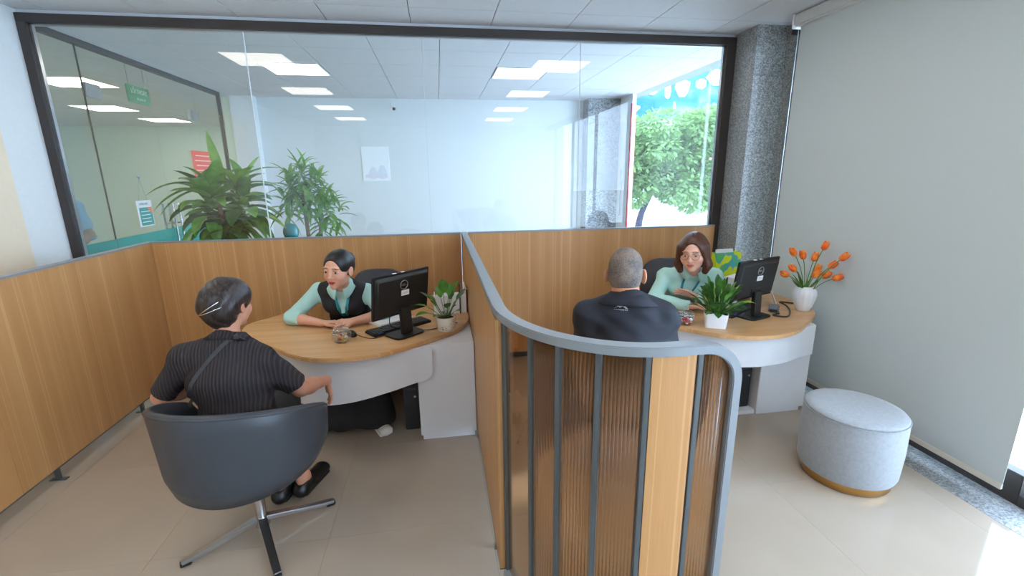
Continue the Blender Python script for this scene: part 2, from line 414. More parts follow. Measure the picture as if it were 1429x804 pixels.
for y, xo in ((5.78, .055), (5.90, .055), (5.78, -.055), (5.90, -.055)):
    part('door_handle', MB().tube([(XG + xo, y, .72), (XG + xo, y, 1.42)], .014, 10).tube([(XG, y, 1.2), (XG + xo, y, 1.2)], .008, 6).tube([(XG, y, .85), (XG + xo, y, .85)], .008, 6), CHROME, d1)
# ---------------------------------------------------------------- outdoors
og = struct('trim_4', MB().bx(3.2, 60, -40, 70, -.25, -.15), plain('pale_paving', (226, 226, 222), .8))
og['label'] = 'bright street paving outside'
def leafcloud(mb, c, r, n, size, rng, curl=.3, dome=1):
    c = Vector(c)
    for _ in range(n):
        d = Vector((rng.gauss(0, 1), rng.gauss(0, 1), rng.gauss(0, 1))).normalized()
        k = .55 + .45 * rng.random() ** .5
        p = c + Vector((d.x * r[0], d.y * r[1], d.z * r[2])) * k
        L = size * rng.uniform(.6, 1.3); w = L * .38
        a = (d + Vector((rng.uniform(-.6, .6), rng.uniform(-.6, .6), rng.uniform(-.9, .1)))).normalized()
        s_ = a.cross(Vector((rng.uniform(-.3, .3), rng.uniform(-.3, .3), 1))).normalized(); nrm = s_.cross(a)
        mb.add([p, p + a * L * .5 + s_ * w - nrm * L * .04, p + a * L - nrm * L * curl * .3, p + a * L * .5 - s_ * w - nrm * L * .04], [(0, 1, 2), (0, 2, 3)])
rng = random.Random(3)
tr = thing('street_tree', 'leafy light green tree on the pavement outside the window', 'tree', (7.05, 14.5, -.15))
t_ = MB(); t_.tube(smooth_path([(-.55, 0, 0), (-.45, 0, .55), (-.1, .05, 1.3), (.1, 0, 2.2), (.1, 0, 3.0)], 5), lambda i: .12 - .004 * i, 10)
part('trunk', t_, plain('bark', (70, 64, 84), .9, bump=.3), tr, smooth=True)
b_ = MB()
cl_ = [(rng.uniform(-1.7, 1.9), rng.uniform(-1.4, 1.4), rng.uniform(1.35, 3.45)) for _ in range(34)] + [(-1.1, -.3, 1.15), (-.7, -.5, 1.5), (-.2, -.6, 1.75), (-1.0, -.4, 1.8), (.5, -.6, 1.6), (1.0, -.5, 1.5), (-1.3, -.3, 1.5), (-.5, -.6, 2.2), (.3, -.7, 2.3), (1.9, 0, 1.5), (2.2, 0, 2.2), (2.2, 0, 2.9), (1.2, -.3, 1.0), (.3, -.8, 1.3), (1.7, -.2, 1.2), (-1.35, 0, 2.0), (-1.35, -.3, 2.8)]
for c in cl_: b_.tube(bez((0, 0, 1.3), (c[0] * .4, c[1] * .4, c[2] * .75 + .3), c, 5), lambda i: .04 - .006 * i, 5)
part('branches', b_, MATS['bark'], tr)
lf = NT('tree_leaf'); v_ = lf.coord(); lf.base(lf.ramp(lf.noise(v_, 3, 3), [(.3, srgb(96, 130, 72)), (.7, srgb(150, 178, 118))])); lf.set(rough=.6)
tl_ = lf.n('ShaderNodeBsdfTranslucent'); tl_.inputs[0].default_value = srgb(140, 174, 104); ml_ = lf.n('ShaderNodeMixShader'); ml_.inputs[0].default_value = .35
lf.l(lf.p.outputs[0], ml_.inputs[1]); lf.l(tl_.outputs[0], ml_.inputs[2]); lf.l(ml_.outputs[0], lf.o.inputs[0])
for q in range(4):
    m_ = MB()
    for c in cl_[q::4]: leafcloud(m_, c, (.62, .62, .42), 620, .15, rng)
    o = part('foliage', m_, lf.m, tr)
bd = thing('far_building', 'far building front with teal netting and white patches behind the tree', 'building', (0, 0, 0))
nt = NT('teal_netting'); v_ = nt.coord((1, 1, 1)); nz_ = nt.noise(v_, .9, 3)
nt.base(nt.ramp(nz_, [(.45, srgb(24, 96, 92)), (.58, srgb(44, 104, 118)), (.72, srgb(120, 150, 160))])); nt.set(rough=.8)
part('wall', MB().bx(7.0, 22, 24, 30, -.2, 4.4), plain('pale_facade', (224, 230, 230), .8), bd)
part('netting', MB().box((14.5, 23.9, 5.7), (15, .1, 2.6)), nt.m, bd)
for (x, z, w, h) in [(11.0, 5.9, .7, .8), (11.9, 5.75, .35, 1.0), (12.7, 5.9, .9, .9), (13.7, 6.1, .7, .5), (10.2, 4.9, .5, .3), (14.6, 6.4, 1.2, .8), (12.3, 5.0, .1, .5)]:
    m_ = MB(); m_.prism([(x + w * .5 * math.cos(a) * rng.uniform(.7, 1.1), z + h * .5 * math.sin(a) * rng.uniform(.7, 1.1)) for a in [2 * PI * i / 10 for i in range(10)]], 0, .08)
    m_.v = [(a, 23.86 - c, b) for a, b, c in m_.v]; part('white_patch', m_, WHITEP, bd)

# ---------------------------------------------------------------- office partitions
PZ0 = .072
def panel_thing(name, label, x0, x1, y0, y1, feet):
    """straight panel screen: laminate panel, grey edge trims, small feet"""
    o = thing(name, label, 'partition', ((x0 + x1) / 2, (y0 + y1) / 2, 0)); cx, cy = (x0 + x1) / 2, (y0 + y1) / 2
    x0 -= cx; x1 -= cx; y0 -= cy; y1 -= cy
    alongx = (x1 - x0) > (y1 - y0)
    L0, L1 = (x0, x1) if alongx else (y0, y1)
    n = max(1, round((L1 - L0) / 1.25))
    for k in range(n):
        a, b = L0 + (L1 - L0) * k / n + .0008, L0 + (L1 - L0) * (k + 1) / n - .0008
        part('panel', MB().bx(a, b, y0 + .003, y1 - .003, PZ0 + .006, T - .012) if alongx else MB().bx(x0 + .003, x1 - .003, a, b, PZ0 + .006, T - .012), WOOD, o)
    part('top_rail', MB().bx(x0, x1, y0, y1, T - .012, T), RAIL, o)
    part('bottom_rail', MB().bx(x0, x1, y0, y1, PZ0, PZ0 + .006), POST, o)
    for (fx, fy) in feet:
        part('foot', MB().box((fx - cx, fy - cy, PZ0 / 2 + .002), (.022, .022, PZ0 - .004)).box((fx - cx, fy - cy, .003), (.09 if not alongx else .03, .03 if not alongx else .09, .006)), POST, o, bevel=.002)
    return o
pL = panel_thing('office_partition', 'long oak partition along the left side with grey feet', -2.30, -2.248, .95, 4.045, [(-2.262, 2.73), (-2.262, 3.53), (-2.262, 1.4)])
panel_thing('office_partition', 'oak partition under the window behind the woman in the black waistcoat', -2.247, .178, 4.0, 4.045, [(-1.3, 4.02), (-.3, 4.02)])
panel_thing('office_partition', 'oak partition under the window behind the woman with glasses', .24, 2.56, 4.0, 4.045, [(.9, 4.02), (1.9, 4.02)])
# divider with curved glazed end
dv = thing('dividing_screen', 'oak and fluted glass divider between the booths, curved at its near end', 'partition', (.208, 2.8, 0))
OX, OY = .208, 2.8
def L_(p): return (p[0] - OX, p[1] - OY, p[2] if len(p) > 2 else 0)
# plan curve
cx_, cy_, rx_, ry_ = .66, 1.70, .452, .522
plan = [(.208, 1.70 + .3 * k / 10) for k in range(10, 0, -1)]
plan += [(cx_ - rx_ * math.cos(t), cy_ - ry_ * math.sin(t)) for t in [PI / 2 * i / 40 for i in range(41)]]
plan += [(.66 + .2 * k / 10, 1.178) for k in range(1, 11)]
PV = [Vector((a, b, 0)) for a, b in plan]; cum = [0]
for i in range(1, len(PV)): cum.append(cum[-1] + (PV[i] - PV[i - 1]).length)
def at(s):
    s = min(max(s, 0), cum[-1] - 1e-6)
    for i in range(1, len(cum)):
        if cum[i] >= s:
            t = (s - cum[i - 1]) / (cum[i] - cum[i - 1]); p = PV[i - 1].lerp(PV[i], t)
            a = (PV[i] - PV[i - 1]).normalized(); b = (PV[min(i + 1, len(PV) - 1)] - PV[min(i, len(PV) - 2)]).normalized()
            T_ = a.lerp(b, t).normalized(); return p, T_, Vector((-T_.y, T_.x, 0))
def s_near(x, y): 
    return min(range(0, 2000), key=lambda k: (at(cum[-1] * k / 2000)[0] - Vector((x, y, 0))).length) * cum[-1] / 2000
SE = cum[-1]; S0 = s_near(.208, 1.585)
SP = [S0, s_near(.262, 1.40), s_near(.35, 1.315), s_near(.452, 1.235), s_near(.585, 1.19), s_near(.742, 1.178)]
# straight wooden part
part('panel', MB().bx(-.024, .024, 1.60 - OY, 4.045 - OY, PZ0 + .006, T - .03), WOOD, dv)
part('bottom_rail', MB().bx(-.025, .025, 1.60 - OY, 4.045 - OY, PZ0, PZ0 + .006), POST, dv)
part('end_post', MB().bx(-.026, .026, 4.0 - OY - .012, 4.0 - OY - .001, PZ0, T - .03), POST, dv)
for y in (1.80, 2.74, 3.7): part('foot', MB().box((-.012, y - OY, PZ0 / 2), (.022, .022, PZ0)).box((-.012, y - OY, .004), (.03, .03, .008)), STEEL, dv, bevel=.002)
# frame loop: top rail, rounded corner, end post, rounded corner, bottom rail
RC = .105; zt = T - .015; zb = .075
path = [(.208, y, zt) for y in [4.045 - (4.045 - 2.0) * k / 6 for k in range(7)]]; nrm = [(1, 0, 0)] * 7
N1 = 70
for k in range(1, N1 + 1):
    p, t, n = at((SE - RC) * k / N1); path.append((p.x, p.y, zt)); nrm.append(tuple(n))
pe, te, ne = at(SE - RC)
for k in range(1, 13):
    a = PI / 2 * k / 12; q = pe + te * RC * math.sin(a); path.append((q.x, q.y, zt - RC * (1 - math.cos(a)))); nrm.append(tuple(ne))
q = pe + te * RC
for k in range(1, 6): path.append((q.x, q.y, zt - RC - (zt - zb - 2 * RC) * k / 6)); nrm.append(tuple(ne))
for k in range(0, 13):
    a = PI / 2 * k / 12; q2 = pe + te * RC * math.cos(a); path.append((q2.x, q2.y, zb + RC - RC * math.sin(a))); nrm.append(tuple(ne))
for k in range(N1 - 1, -1, -1):
    s = S0 + (SE - RC - S0) * k / N1; p, t, n = at(s); path.append((p.x, p.y, zb)); nrm.append(tuple(n))
path = [L_(p) for p in path]
# keep N pointing to the inner (left of travel) side all along
prof = [(-.025, -.015), (.025, -.015), (.025, .015), (-.025, .015)]
fr_ = MB(); fr_.sweep(path, prof, normals=nrm)
part('frame_rail', fr_, RAIL, dv, bevel=.003, ang=30)
def post(s, w=.018, d=.026, z0=.085, z1=T - .028):
    p, t, n = at(s); rot = Matrix((t, n, (0, 0, 1))).transposed()
    return MB().box(L_((p.x, p.y, (z0 + z1) / 2)), (w, d, z1 - z0), rot)
for k, s in enumerate(SP): part('mullion', post(s, .022 if k in (0,) else .018), POST, dv, bevel=.002)
fg = NT('bronze_fluted_glass'); 
tr_ = fg.n('ShaderNodeBsdfTransparent'); 
rf_ = fg.n('ShaderNodeBsdfRefraction'); rf_.inputs['Roughness'].default_value = .16; rf_.inputs['IOR'].default_value = 1.15; rf_.inputs['Color'].default_value = (.86, .68, .49, 1)
gl_ = fg.n('ShaderNodeBsdfGlossy'); gl_.inputs['Roughness'].default_value = .12
fn_ = thin_fresnel(fg, 1.4)
tr_.inputs[0].default_value = (.90, .72, .52, 1)
m1 = fg.n('ShaderNodeMixShader'); m1.inputs[0].default_value = .22; fg.l(rf_.outputs[0], m1.inputs[1]); fg.l(tr_.outputs[0], m1.inputs[2])
m2 = fg.n('ShaderNodeMixShader'); fg.l(fn_.outputs[0], m2.inputs[0]); fg.l(m1.outputs[0], m2.inputs[1]); fg.l(gl_.outputs[0], m2.inputs[2])
df_ = fg.n('ShaderNodeBsdfDiffuse'); df_.inputs[0].default_value = srgb(168, 120, 80)
m3 = fg.n('ShaderNodeMixShader'); m3.inputs[0].default_value = .16; fg.l(m2.outputs[0], m3.inputs[1]); fg.l(df_.outputs[0], m3.inputs[2]); fg.l(m3.outputs[0], fg.o.inputs[0])
CLR = glass_pane('bronze_clear_glass', (.80, .66, .52, 1), .02, 1.45)
def bay(s0, s1, kind, top=None):
    """one infill between mullions; fluted = half-round ribs on the outer face"""
    mb = MB(); z0 = .092
    if kind == 'fluted':
        nr = max(4, round((s1 - s0) / .0115)); rows = []
        for k in range(nr * 6 + 1):
            s = s0 + (s1 - s0) * k / (nr * 6); p, t, n = at(s); bul = .0048 * abs(math.sin(PI * (k % 6) / 6)) if k % 6 else 0
            ztop = top(s) if top else T - .03
            a = p - n * (.003 + bul); b = p + n * .003
            rows.append([L_((a.x, a.y, z0)), L_((a.x, a.y, ztop)), L_((b.x, b.y, ztop)), L_((b.x, b.y, z0))])
    else:
        rows = []; h = .003 if kind == 'clear' else .009
        for k in range(13):
            s = s0 + (s1 - s0) * k / 12; p, t, n = at(s); ztop = top(s) if top else T - .03; a = p - n * h; b = p + n * h
            rows.append([L_((a.x, a.y, z0)), L_((a.x, a.y, ztop)), L_((b.x, b.y, ztop)), L_((b.x, b.y, z0))])
    for r in rows: mb.v += [tuple(x) for x in r]
    for k in range(len(rows) - 1):
        for q in range(4): mb.f.append((4 * k + q, 4 * k + (q + 1) % 4, 4 * k + 4 + (q + 1) % 4, 4 * k + 4 + q))
    mb.f.append((0, 3, 2, 1)); e = 4 * (len(rows) - 1); mb.f.append((e, e + 1, e + 2, e + 3))
    return mb
kinds = ['clear', 'fluted', 'fluted', 'fluted', 'wood', 'fluted']
for k, kd in enumerate(kinds):
    a = SP[k] + .012; b = SP[k + 1] - .012 if k < 5 else SE - .016
    tp = None
    if k == 5:
        def tp(s):
            d = max(0, s - (SE - RC)); r = RC - .014
            return zt - RC + math.sqrt(max(r * r - min(d, r) ** 2, 0)) if d > 0 else T - .029
    o = part({'clear': 'glass_panel', 'fluted': 'fluted_glass', 'wood': 'panel'}[kd], bay(a, b, kd, tp), {'clear': CLR, 'fluted': fg.m, 'wood': WOOD}[kd], dv, smooth=(kd == 'fluted'))
    if kd == 'wood': o['label'] = 'solid oak bay'
    if kd == 'clear': o['label'] = 'plain bronze glass bay'

# ---------------------------------------------------------------- desks (origin at floor under pedestal front-left corner)
DZ = .69
def desk_top_outline():
    F = [(-1.27, 3.49), (-1.365, 3.38), (-1.36, 3.22), (-1.25, 3.02), (-1.04, 2.84), (-.82, 2.64), (-.575, 2.58), (-.34, 2.635), (-.095, 2.81), (.06, 2.94), (.14, 3.06), (.178, 3.2)]
    B = [(.178, 3.4), (.178, 3.75), (.13, 3.9), (-.0, 3.93), (-.13, 3.91), (-.20, 3.75), (-.27, 3.52), (-.47, 3.36), (-.68, 3.31), (-.9, 3.36), (-1.02, 3.50), (-1.07, 3.62), (-1.15, 3.64)]
    pts = smooth_path([(*p, 0) for p in (F + B + [F[0]])], 5)[:-1]
    return [(p.x, p.y) for p in pts]
DO = (-.184, 2.770)
def make_desk(label, off=(0, 0), px=0, py=0, end=True):
    o = thing('reception_desk', label, 'desk', (DO[0] + off[0], DO[1] + off[1], 0))
    X = lambda p: (p[0] - DO[0], p[1] - DO[1])
    part('desktop', MB().prism([X(p) for p in desk_top_outline()], DZ - .028, DZ), TOPWOOD, o, bevel=.004, smooth='auto')
    part('pedestal', MB().bx(px, px + (.364 if end else .378), py + .002, py + .70, .035, DZ - .0285), WHITEL, o, bevel=.003)
    part('plinth', MB().bx(px + .012, px + .352, py + .014, py + .68, 0, .035), WHITEL, o)
    # curved modesty panel
    arc = [(-1.04, 2.93), (-.98, 2.87), (-.80, 2.74), (-.575, 2.675), (-.36, 2.70), (-.2, 2.745), (-.085, 2.755)] if end else [(-1.04, 2.93), (-.98, 2.87), (-.80, 2.74), (-.575, 2.675), (-.36, 2.70), (-.2, 2.76), (-.064, 2.795)]
    pts = smooth_path([(*X(p), 0) for p in arc], 6); mb = MB(); rows = []
    cumx = [0]
    for i in range(1, len(pts)): cumx.append(cumx[-1] + (pts[i] - pts[i - 1]).length)
    tot = cumx[-1]; r = .055 if end else .002; xr = pts[-1].x
    fine = []
    for i, p in enumerate(pts): fine.append((p, cumx[i]))
    for k in range(1, 7):
        s = tot - r + r * k / 7; j = max(i for i in range(len(cumx)) if cumx[i] <= s)
        if j < len(pts) - 1: fine.append((pts[j].lerp(pts[j + 1], (s - cumx[j]) / (cumx[j + 1] - cumx[j])), s))
    fine.sort(key=lambda q: q[1])
    for i, (p, s) in enumerate(fine):
        a = fine[max(i - 1, 0)][0]; b = fine[min(i + 1, len(fine) - 1)][0]; t = (b - a).normalized(); n = Vector((t.y, -t.x, 0))
        d = max(0, s - (tot - r)); zb_ = .447 - (.165 if end else .01) * min(.75, max(0, xr - p.x)) + (r - math.sqrt(max(r * r - d * d, 0)) if d > 0 else 0); zt_ = DZ - .029 - (0 if d == 0 else (r - math.sqrt(max(r * r - d * d, 0))) * .35)
        q = p + n * .009; q2 = p - n * .009
        mb.v += [(q.x, q.y, zb_), (q.x, q.y, zt_), (q2.x, q2.y, zt_), (q2.x, q2.y, zb_)]
    m = len(fine)
    for k in range(m - 1):
        for qq in range(4): mb.f.append((4 * k + qq, 4 * k + (qq + 1) % 4, 4 * k + 4 + (qq + 1) % 4, 4 * k + 4 + qq))
    mb.f += [(0, 3, 2, 1), (4 * m - 4, 4 * m - 3, 4 * m - 2, 4 * m - 1)]
    part('modesty_panel', mb, WHITEL, o, smooth='auto')
    part('end_leg', MB().prism([X(p) for p in [(-1.24, 3.12), (-1.215, 3.12), (-1.215, 3.55), (-1.24, 3.55)]], 0, DZ - .0285), WHITEL, o)
    return o
desk1 = make_desk('rounded desk with white pedestal on the left of the dividing screen')
desk2 = make_desk('rounded desk with white pedestal in front of the grey blind', (2.60, -.12), -.244, .035, False)
part('base_board', MB().bx(-.244 - .22, -.246, .05, .60, .005, .035), WHITEL, desk2)
def tower(label, loc):
    o = thing('computer_tower', label, 'computer', loc)
    wv = .05 if 'dark grey' in label else .085
    part('case', MB().bx(-wv, wv, -.2, .2, 0, .37), DARKP if 'beside' in label else BLACKP, o, bevel=.006)
    part('front_bezel', MB().bx(-wv + .005, wv - .005, -.208, -.2, .01, .36), BLACKP, o, bevel=.003)
    part('drive_slot', MB().bx(-wv + .015, wv - .015, -.2095, -.208, .30, .315), DARKP, o)
    part('power_button', MB().lathe([(0, 0), (.008, 0), (.008, .003), (0, .003)], 12, (wv - .025, -.2085, .25), Matrix.Rotation(PI / 2, 3, 'X')), STEEL, o)
    return o
tower('dark grey computer tower standing on the floor beside the left pedestal', (-.245, 3.12, 0))
tower('black computer tower on a white base board under the right desk', (2.172 - .105, 2.95, .036))
# ---------------------------------------------------------------- chairs
LEATH = plain('slate_leather', (56, 60, 66), .42, bump=.06, scale=60)
def tub_chair(label, loc, rz, base_rz=0):
    o = thing('tub_chair', label, 'chair', loc, rz)
    NA = 44; A = math.radians(118)
    def ring(th):
        """outer/inner profile at angle th from the back; returns closed profile points"""
        u = abs(th) / A
        top = .80 - .19 * u ** 2 - (.0 if u < .90 else .13 * ((u - .90) / .10) ** 2)
        bot = .375 + .12 * u ** 1.8 + (.0 if u < .93 else .02)
        ro = lambda z: .334 + .030 * min(1, max(0, (z - .36) / .45)) ** .8 
        thk = .034
        pts = []
        for k in range(7): z = bot + (top - bot) * k / 6; pts.append((ro(z) - (.014 if k == 0 else 0), z))
        pts += [(ro(top) - .010, top + .012), (ro(top) - thk + .006, top + .012)]
        for k in range(6, -1, -1): z = bot + (top - bot) * k / 6; pts.append((ro(z) - thk - .004, z))
        return pts
    mb = MB(); m = None
    for i in range(NA + 1):
        th = -A + 2 * A * i / NA; pr = ring(th); m = len(pr)
        sx = 1.0; sy = .93
        for r, z in pr: mb.v.append((r * math.sin(th) * sx, -r * math.cos(th) * sy, z))
    for i in range(NA):
        for q in range(m): mb.f.append((i * m + q, i * m + (q + 1) % m, (i + 1) * m + (q + 1) % m, (i + 1) * m + q))
    mb.f += [tuple(range(m))[::-1], tuple(range(NA * m, NA * m + m))]
    part('shell', mb, LEATH, o, smooth=True)
    # bowl bottom and cushion
    mb = MB(); mb.lathe([(0, .345), (.16, .35), (.25, .372), (.286, .405), (.286, .42), (0, .42)], 36)
    mb.v = [(x, y * .95, z) for x, y, z in mb.v]
    part('seat_pan', mb, LEATH, o, smooth=True)
    mb = MB(); mb.prism(superell(0, .03, .262, .262, 2.6, 40), .405, .450); part('seat_cushion', mb, LEATH, o, bevel=.02, seg=4, smooth=True)
    mb = MB(); prr = []
    for i in range(NA + 1):
        th = -A + 2 * A * i / NA; u = abs(th) / A
        zt_ = .80 - .19 * u ** 2 - (.0 if u < .90 else .13 * ((u - .90) / .10) ** 2); rr_ = .332 + .030 * min(1, max(0, (zt_ - .36) / .45)) ** .8; prr.append((rr_ * math.sin(th), -rr_ * .93 * math.cos(th), zt_))
    mb.tube(prr, .005, 6); part('piping', mb, LEATH, o, smooth=True)
    b = link('swivel_base', MB().lathe([(.0, .05), (.034, .05), (.03, .075), (.024, .10), (.022, .30), (.03, .335), (.045, .345), (0, .345)], 24).mesh('swivel_base', smooth='auto'), CHROME, o)
    b.rotation_euler = (0, 0, base_rz)
    for k in range(4):
        a = PI / 2 * k; d = Vector((math.cos(a), math.sin(a), 0)); n = Vector((-d.y, d.x, 0))
        pth = [d * r + Vector((0, 0, z)) for r, z in ((.015, .085), (.08, .072), (.18, .048), (.28, .026), (.335, .020))]
        mb = MB(); mb.sweep(pth, lambda i: [(-.019 + .001 * i, -.012 + .001 * i), (.019 - .001 * i, -.012 + .001 * i), (.019 - .001 * i, .012 - .001 * i), (-.019 + .001 * i, .012 - .001 * i)], normals=n)
        lg = part('leg', mb, STEEL, b, bevel=.003)
        part('pad', MB().box(d * .318 + Vector((0, 0, .012)), (.045 if k % 2 == 0 else .03, .03 if k % 2 == 0 else .045, .024)), BLACKP, b, bevel=.004)
    return o
tub_chair('slate grey tub chair on a chrome cross base, seating the woman with the hair clip', (-.925, 2.085, 0), math.radians(-10), math.radians(38))
tub_chair('slate grey tub chair behind the fluted glass, seating the man', (.885, 1.99, 0), math.radians(-20), math.radians(20))
def office_chair(label, loc, rz):
    o = thing('office_chair', label, 'chair', loc, rz)
    fab = plain('dark_grey_upholstery', (60, 63, 70), .6)
    mb = MB(); 
    out = superell(0, 0, .225, .26, 3.2, 40); n = len(out)
    for yy, sc in ((-.03, .96), (-.012, 1), (.012, 1), (.03, .96)):
        for x, z in out: mb.v.append((x * sc, yy + .20 * (x * x) * 1.6 - .03 * (z * z) * 3, .70 + z * sc))
    for r in range(3):
        for i in range(n): mb.f.append((r * n + i, r * n + (i + 1) % n, (r + 1) * n + (i + 1) % n, (r + 1) * n + i))
    mb.f += [tuple(range(n))[::-1], tuple(range(3 * n, 4 * n))]
    mb.v = [(x, -y - .24, z) for x, y, z in mb.v]
    part('backrest', mb, fab, o, smooth=True)
    mb = MB(); mb.prism(superell(0, 0, .25, .24, 3, 36), .345, .415); part('seat', mb, fab, o, bevel=.02, seg=3, smooth=True)
    part('back_arm', MB().sweep([(0, -.1, .335), (0, -.26, .335), (0, -.30, .45), (0, -.295, .75)], [(-.03, -.008), (.03, -.008), (.03, .008), (-.03, .008)], normals=(1, 0, 0)), BLACKP, o)
    part('column', MB().lathe([(0, .08), (.028, .08), (.028, .25), (.02, .25), (.02, .345), (0, .345)], 16), BLACKP, o)
    for k in range(5):
        a = 2 * PI * k / 5 + .3; d = Vector((math.cos(a), math.sin(a), 0))
        part('spoke', MB().sweep([d * .02 + Vector((0, 0, .09)), d * .28 + Vector((0, 0, .065))], [(-.018, -.012), (.018, -.012), (.018, .012), (-.018, .012)], normals=(-d.y, d.x, 0)), BLACKP, o)
        part('castor', MB().lathe([(0, -.011), (.027, -.011), (.027, .011), (0, .011)], 14, d * .28 + Vector((0, 0, .027)), Matrix.Rotation(PI / 2, 3, 'X')), BLACKP, o)
    return o
oc = office_chair('dark grey office chair behind the woman in the black waistcoat', (-.52, 3.58, 0), math.radians(178))
office_chair('dark grey office chair behind the woman with glasses', (1.93, 3.54, 0), math.radians(165))
# ---------------------------------------------------------------- pouf
pf = thing('round_pouf', 'round pale grey upholstered pouf with brass base by the blind', 'pouf', (2.235, 2.005, 0))
fb = NT('grey_woven_fabric'); v_ = fb.coord((1, 1, 1)); n_ = fb.noise(v_, 420, 2); n2_ = fb.noise(v_, 60, 3)
fb.base(fb.mix(.5, fb.ramp(n_, [(.3, srgb(134, 137, 140)), (.7, srgb(170, 173, 175))]), fb.ramp(n2_, [(.3, srgb(150, 153, 156)), (.7, srgb(170, 173, 175))]))); fb.set(rough=.9, sheen=.3); fb.bump(n_, .25)
part('body', MB().lathe([(0, .05), (.215, .05), (.232, .058), (.240, .08), (.246, .22), (.243, .392), (.238, .405), (0, .405)], 64), fb.m, pf, smooth='auto')
part('seat_top', MB().lathe([(.0, .403), (.234, .403), (.239, .410), (.234, .418), (.20, .424), (.12, .427), (0, .428)], 64), fb.m, pf, smooth=True)
part('piping', MB().tube([(.242 * math.cos(a), .242 * math.sin(a), .404) for a in [2 * PI * i / 64 for i in range(64)]], .003, 6, closed=True), fb.m, pf, smooth=True)
part('base_band', MB().lathe([(0, .004), (.213, .004), (.216, .008), (.216, .05), (0, .05)], 64), plain('brushed_brass', (196, 152, 92), .3, 1.0), pf, smooth='auto')
# ---------------------------------------------------------------- monitors
def monitor(label, loc, rz, tilt=math.radians(8)):
    o = thing('monitor', label, 'monitor', loc, rz)      # back faces local -Y
    W, Hh = .445, .285; zc = .275
    mb = MB()
    mb.box((0, 0, 0), (W, .018, Hh)); hs = part('bezel', mb, BLACKP, o, bevel=.004)
    mb = MB(); a = (W / 2 - .006, Hh / 2 - .006); b_ = (W / 2 - .028, Hh / 2 - .03)
    mb.add([(-a[0], 0, -a[1]), (a[0], 0, -a[1]), (a[0], 0, a[1]), (-a[0], 0, a[1]), (-b_[0], -.026, -b_[1]), (b_[0], -.026, -b_[1]), (b_[0], -.026, b_[1]), (-b_[0], -.026, b_[1])],
           [(0, 1, 2, 3), (4, 7, 6, 5), (0, 4, 5, 1), (1, 5, 6, 2), (2, 6, 7, 3), (3, 7, 4, 0)])
    bk = part('back_cover', mb, BLACKP, o, bevel=.004)
    sc = part('screen', MB().box((0, .0095, .004), (W - .03, .002, Hh - .04)), emit('screen_glow', (.55, .65, .8, 1), .4), o)
    kids = [hs, bk, sc]
    badge = MB().tube([(.029 * math.cos(t), 0, .029 * math.sin(t)) for t in [2 * PI * i / 32 for i in range(32)]], .0026, 6, closed=True)
    badge.v = [(x, y - .0285, z + .065) for x, y, z in badge.v]
    kids.append(part('badge_ring', badge, STEEL, o, smooth=True))
    kids.append(text('badge_lettering', 'DELL', .020, STEEL, o, (0, -.0275, .065), (PI / 2, 0, 0), .001, width=.044))
    st = part('asset_sticker', MB().box((.012, -.0268, .010), (.062, .0016, .036)), WHITEP, o); kids.append(st)
    kids.append(part('sticker_print', MB().box((.012, -.0279, .014), (.040, .0006, .002)).box((.012, -.0279, .006), (.034, .0006, .002)), plain('print_grey', (150, 150, 156), .7), o))
    for x in (-.03, .035): kids.append(part('top_label', MB().box((x - .03, -.004, Hh / 2 + .0012), (.028, .014, .0008)), WHITEP, o))
    for k in kids:
        R_ = Matrix.Translation((0, 0, zc)) @ Matrix.Rotation(tilt, 4, 'X') @ k.matrix_basis; k.matrix_basis = R_
    part('stand_neck', MB().box((0, -.030, .10), (.085, .026, .18), Matrix.Rotation(-.05, 3, 'X')).box((0, -.012, .185), (.11, .016, .06)), BLACKP, o, bevel=.005)
    part('stand_base', MB().prism(superell(0, -.01, .115, .085, 5, 40), 0, .012), BLACKP, o, bevel=.003)
    return o
monitor('black monitor seen from behind on the left desk, turned beside the potted plant', (-.265, 2.945, DZ), math.radians(43))
monitor('black monitor seen from behind on the right desk, edge-on towards the blind', (2.175, 2.86, DZ), math.radians(20))
# keyboard, mouse, cable
def keyboard(label, loc, rz):
    o = thing('keyboard', label, 'keyboard', loc, rz)
    part('case', MB().box((0, 0, .009), (.44, .13, .018)), BLACKP, o, bevel=.004)
    mb = MB()
    for r in range(5):
        for c in range(20): mb.box((-.205 + .0213 * c, -.046 + .0225 * r, .021), (.017, .017, .006))
    k = part('keys', mb, DARKP, o); k['kind'] = 'stuff'
    part('blue_label', MB().box((-.17, -.058, .0185), (.04, .009, .0008)), plain('blue_print', (60, 84, 190), .5), o)
    return o
keyboard('black keyboard under the monitor on the left desk', (-.305, 3.075, DZ), math.radians(36))
keyboard('black keyboard behind the monitor on the right desk', (2.16, 2.985, DZ), math.radians(30))
def mouse(label, loc, rz, cat='mouse'):
    o = thing('computer_mouse', label, cat, loc, rz); mb = MB().ball((0, 0, .004), (.03, .052, .030), 16, 10); mb.v = [(x, y, max(z, 0)) for x, y, z in mb.v]
    part('mouse_body', mb, BLACKP, o, smooth=True); part('scroll_wheel', MB().ball((0, .026, .028), (.004, .009, .005), 8, 5), DARKP, o); return o
mouse('black mouse behind the glass jar on the left desk', (-.60, 2.975, DZ), .5)
mc = part('mouse_cable', MB().tube(smooth_path([(-.575, 2.985, DZ + .003), (-.50, 2.90, DZ + .003), (-.44, 2.88, DZ + .003), (-.38, 2.93, DZ + .003), (-.34, 3.0, DZ + .003)], 8), .0022, 6), BLACKP); tag(mc, 'thin black mouse cable curving over the left desk', 'cable')
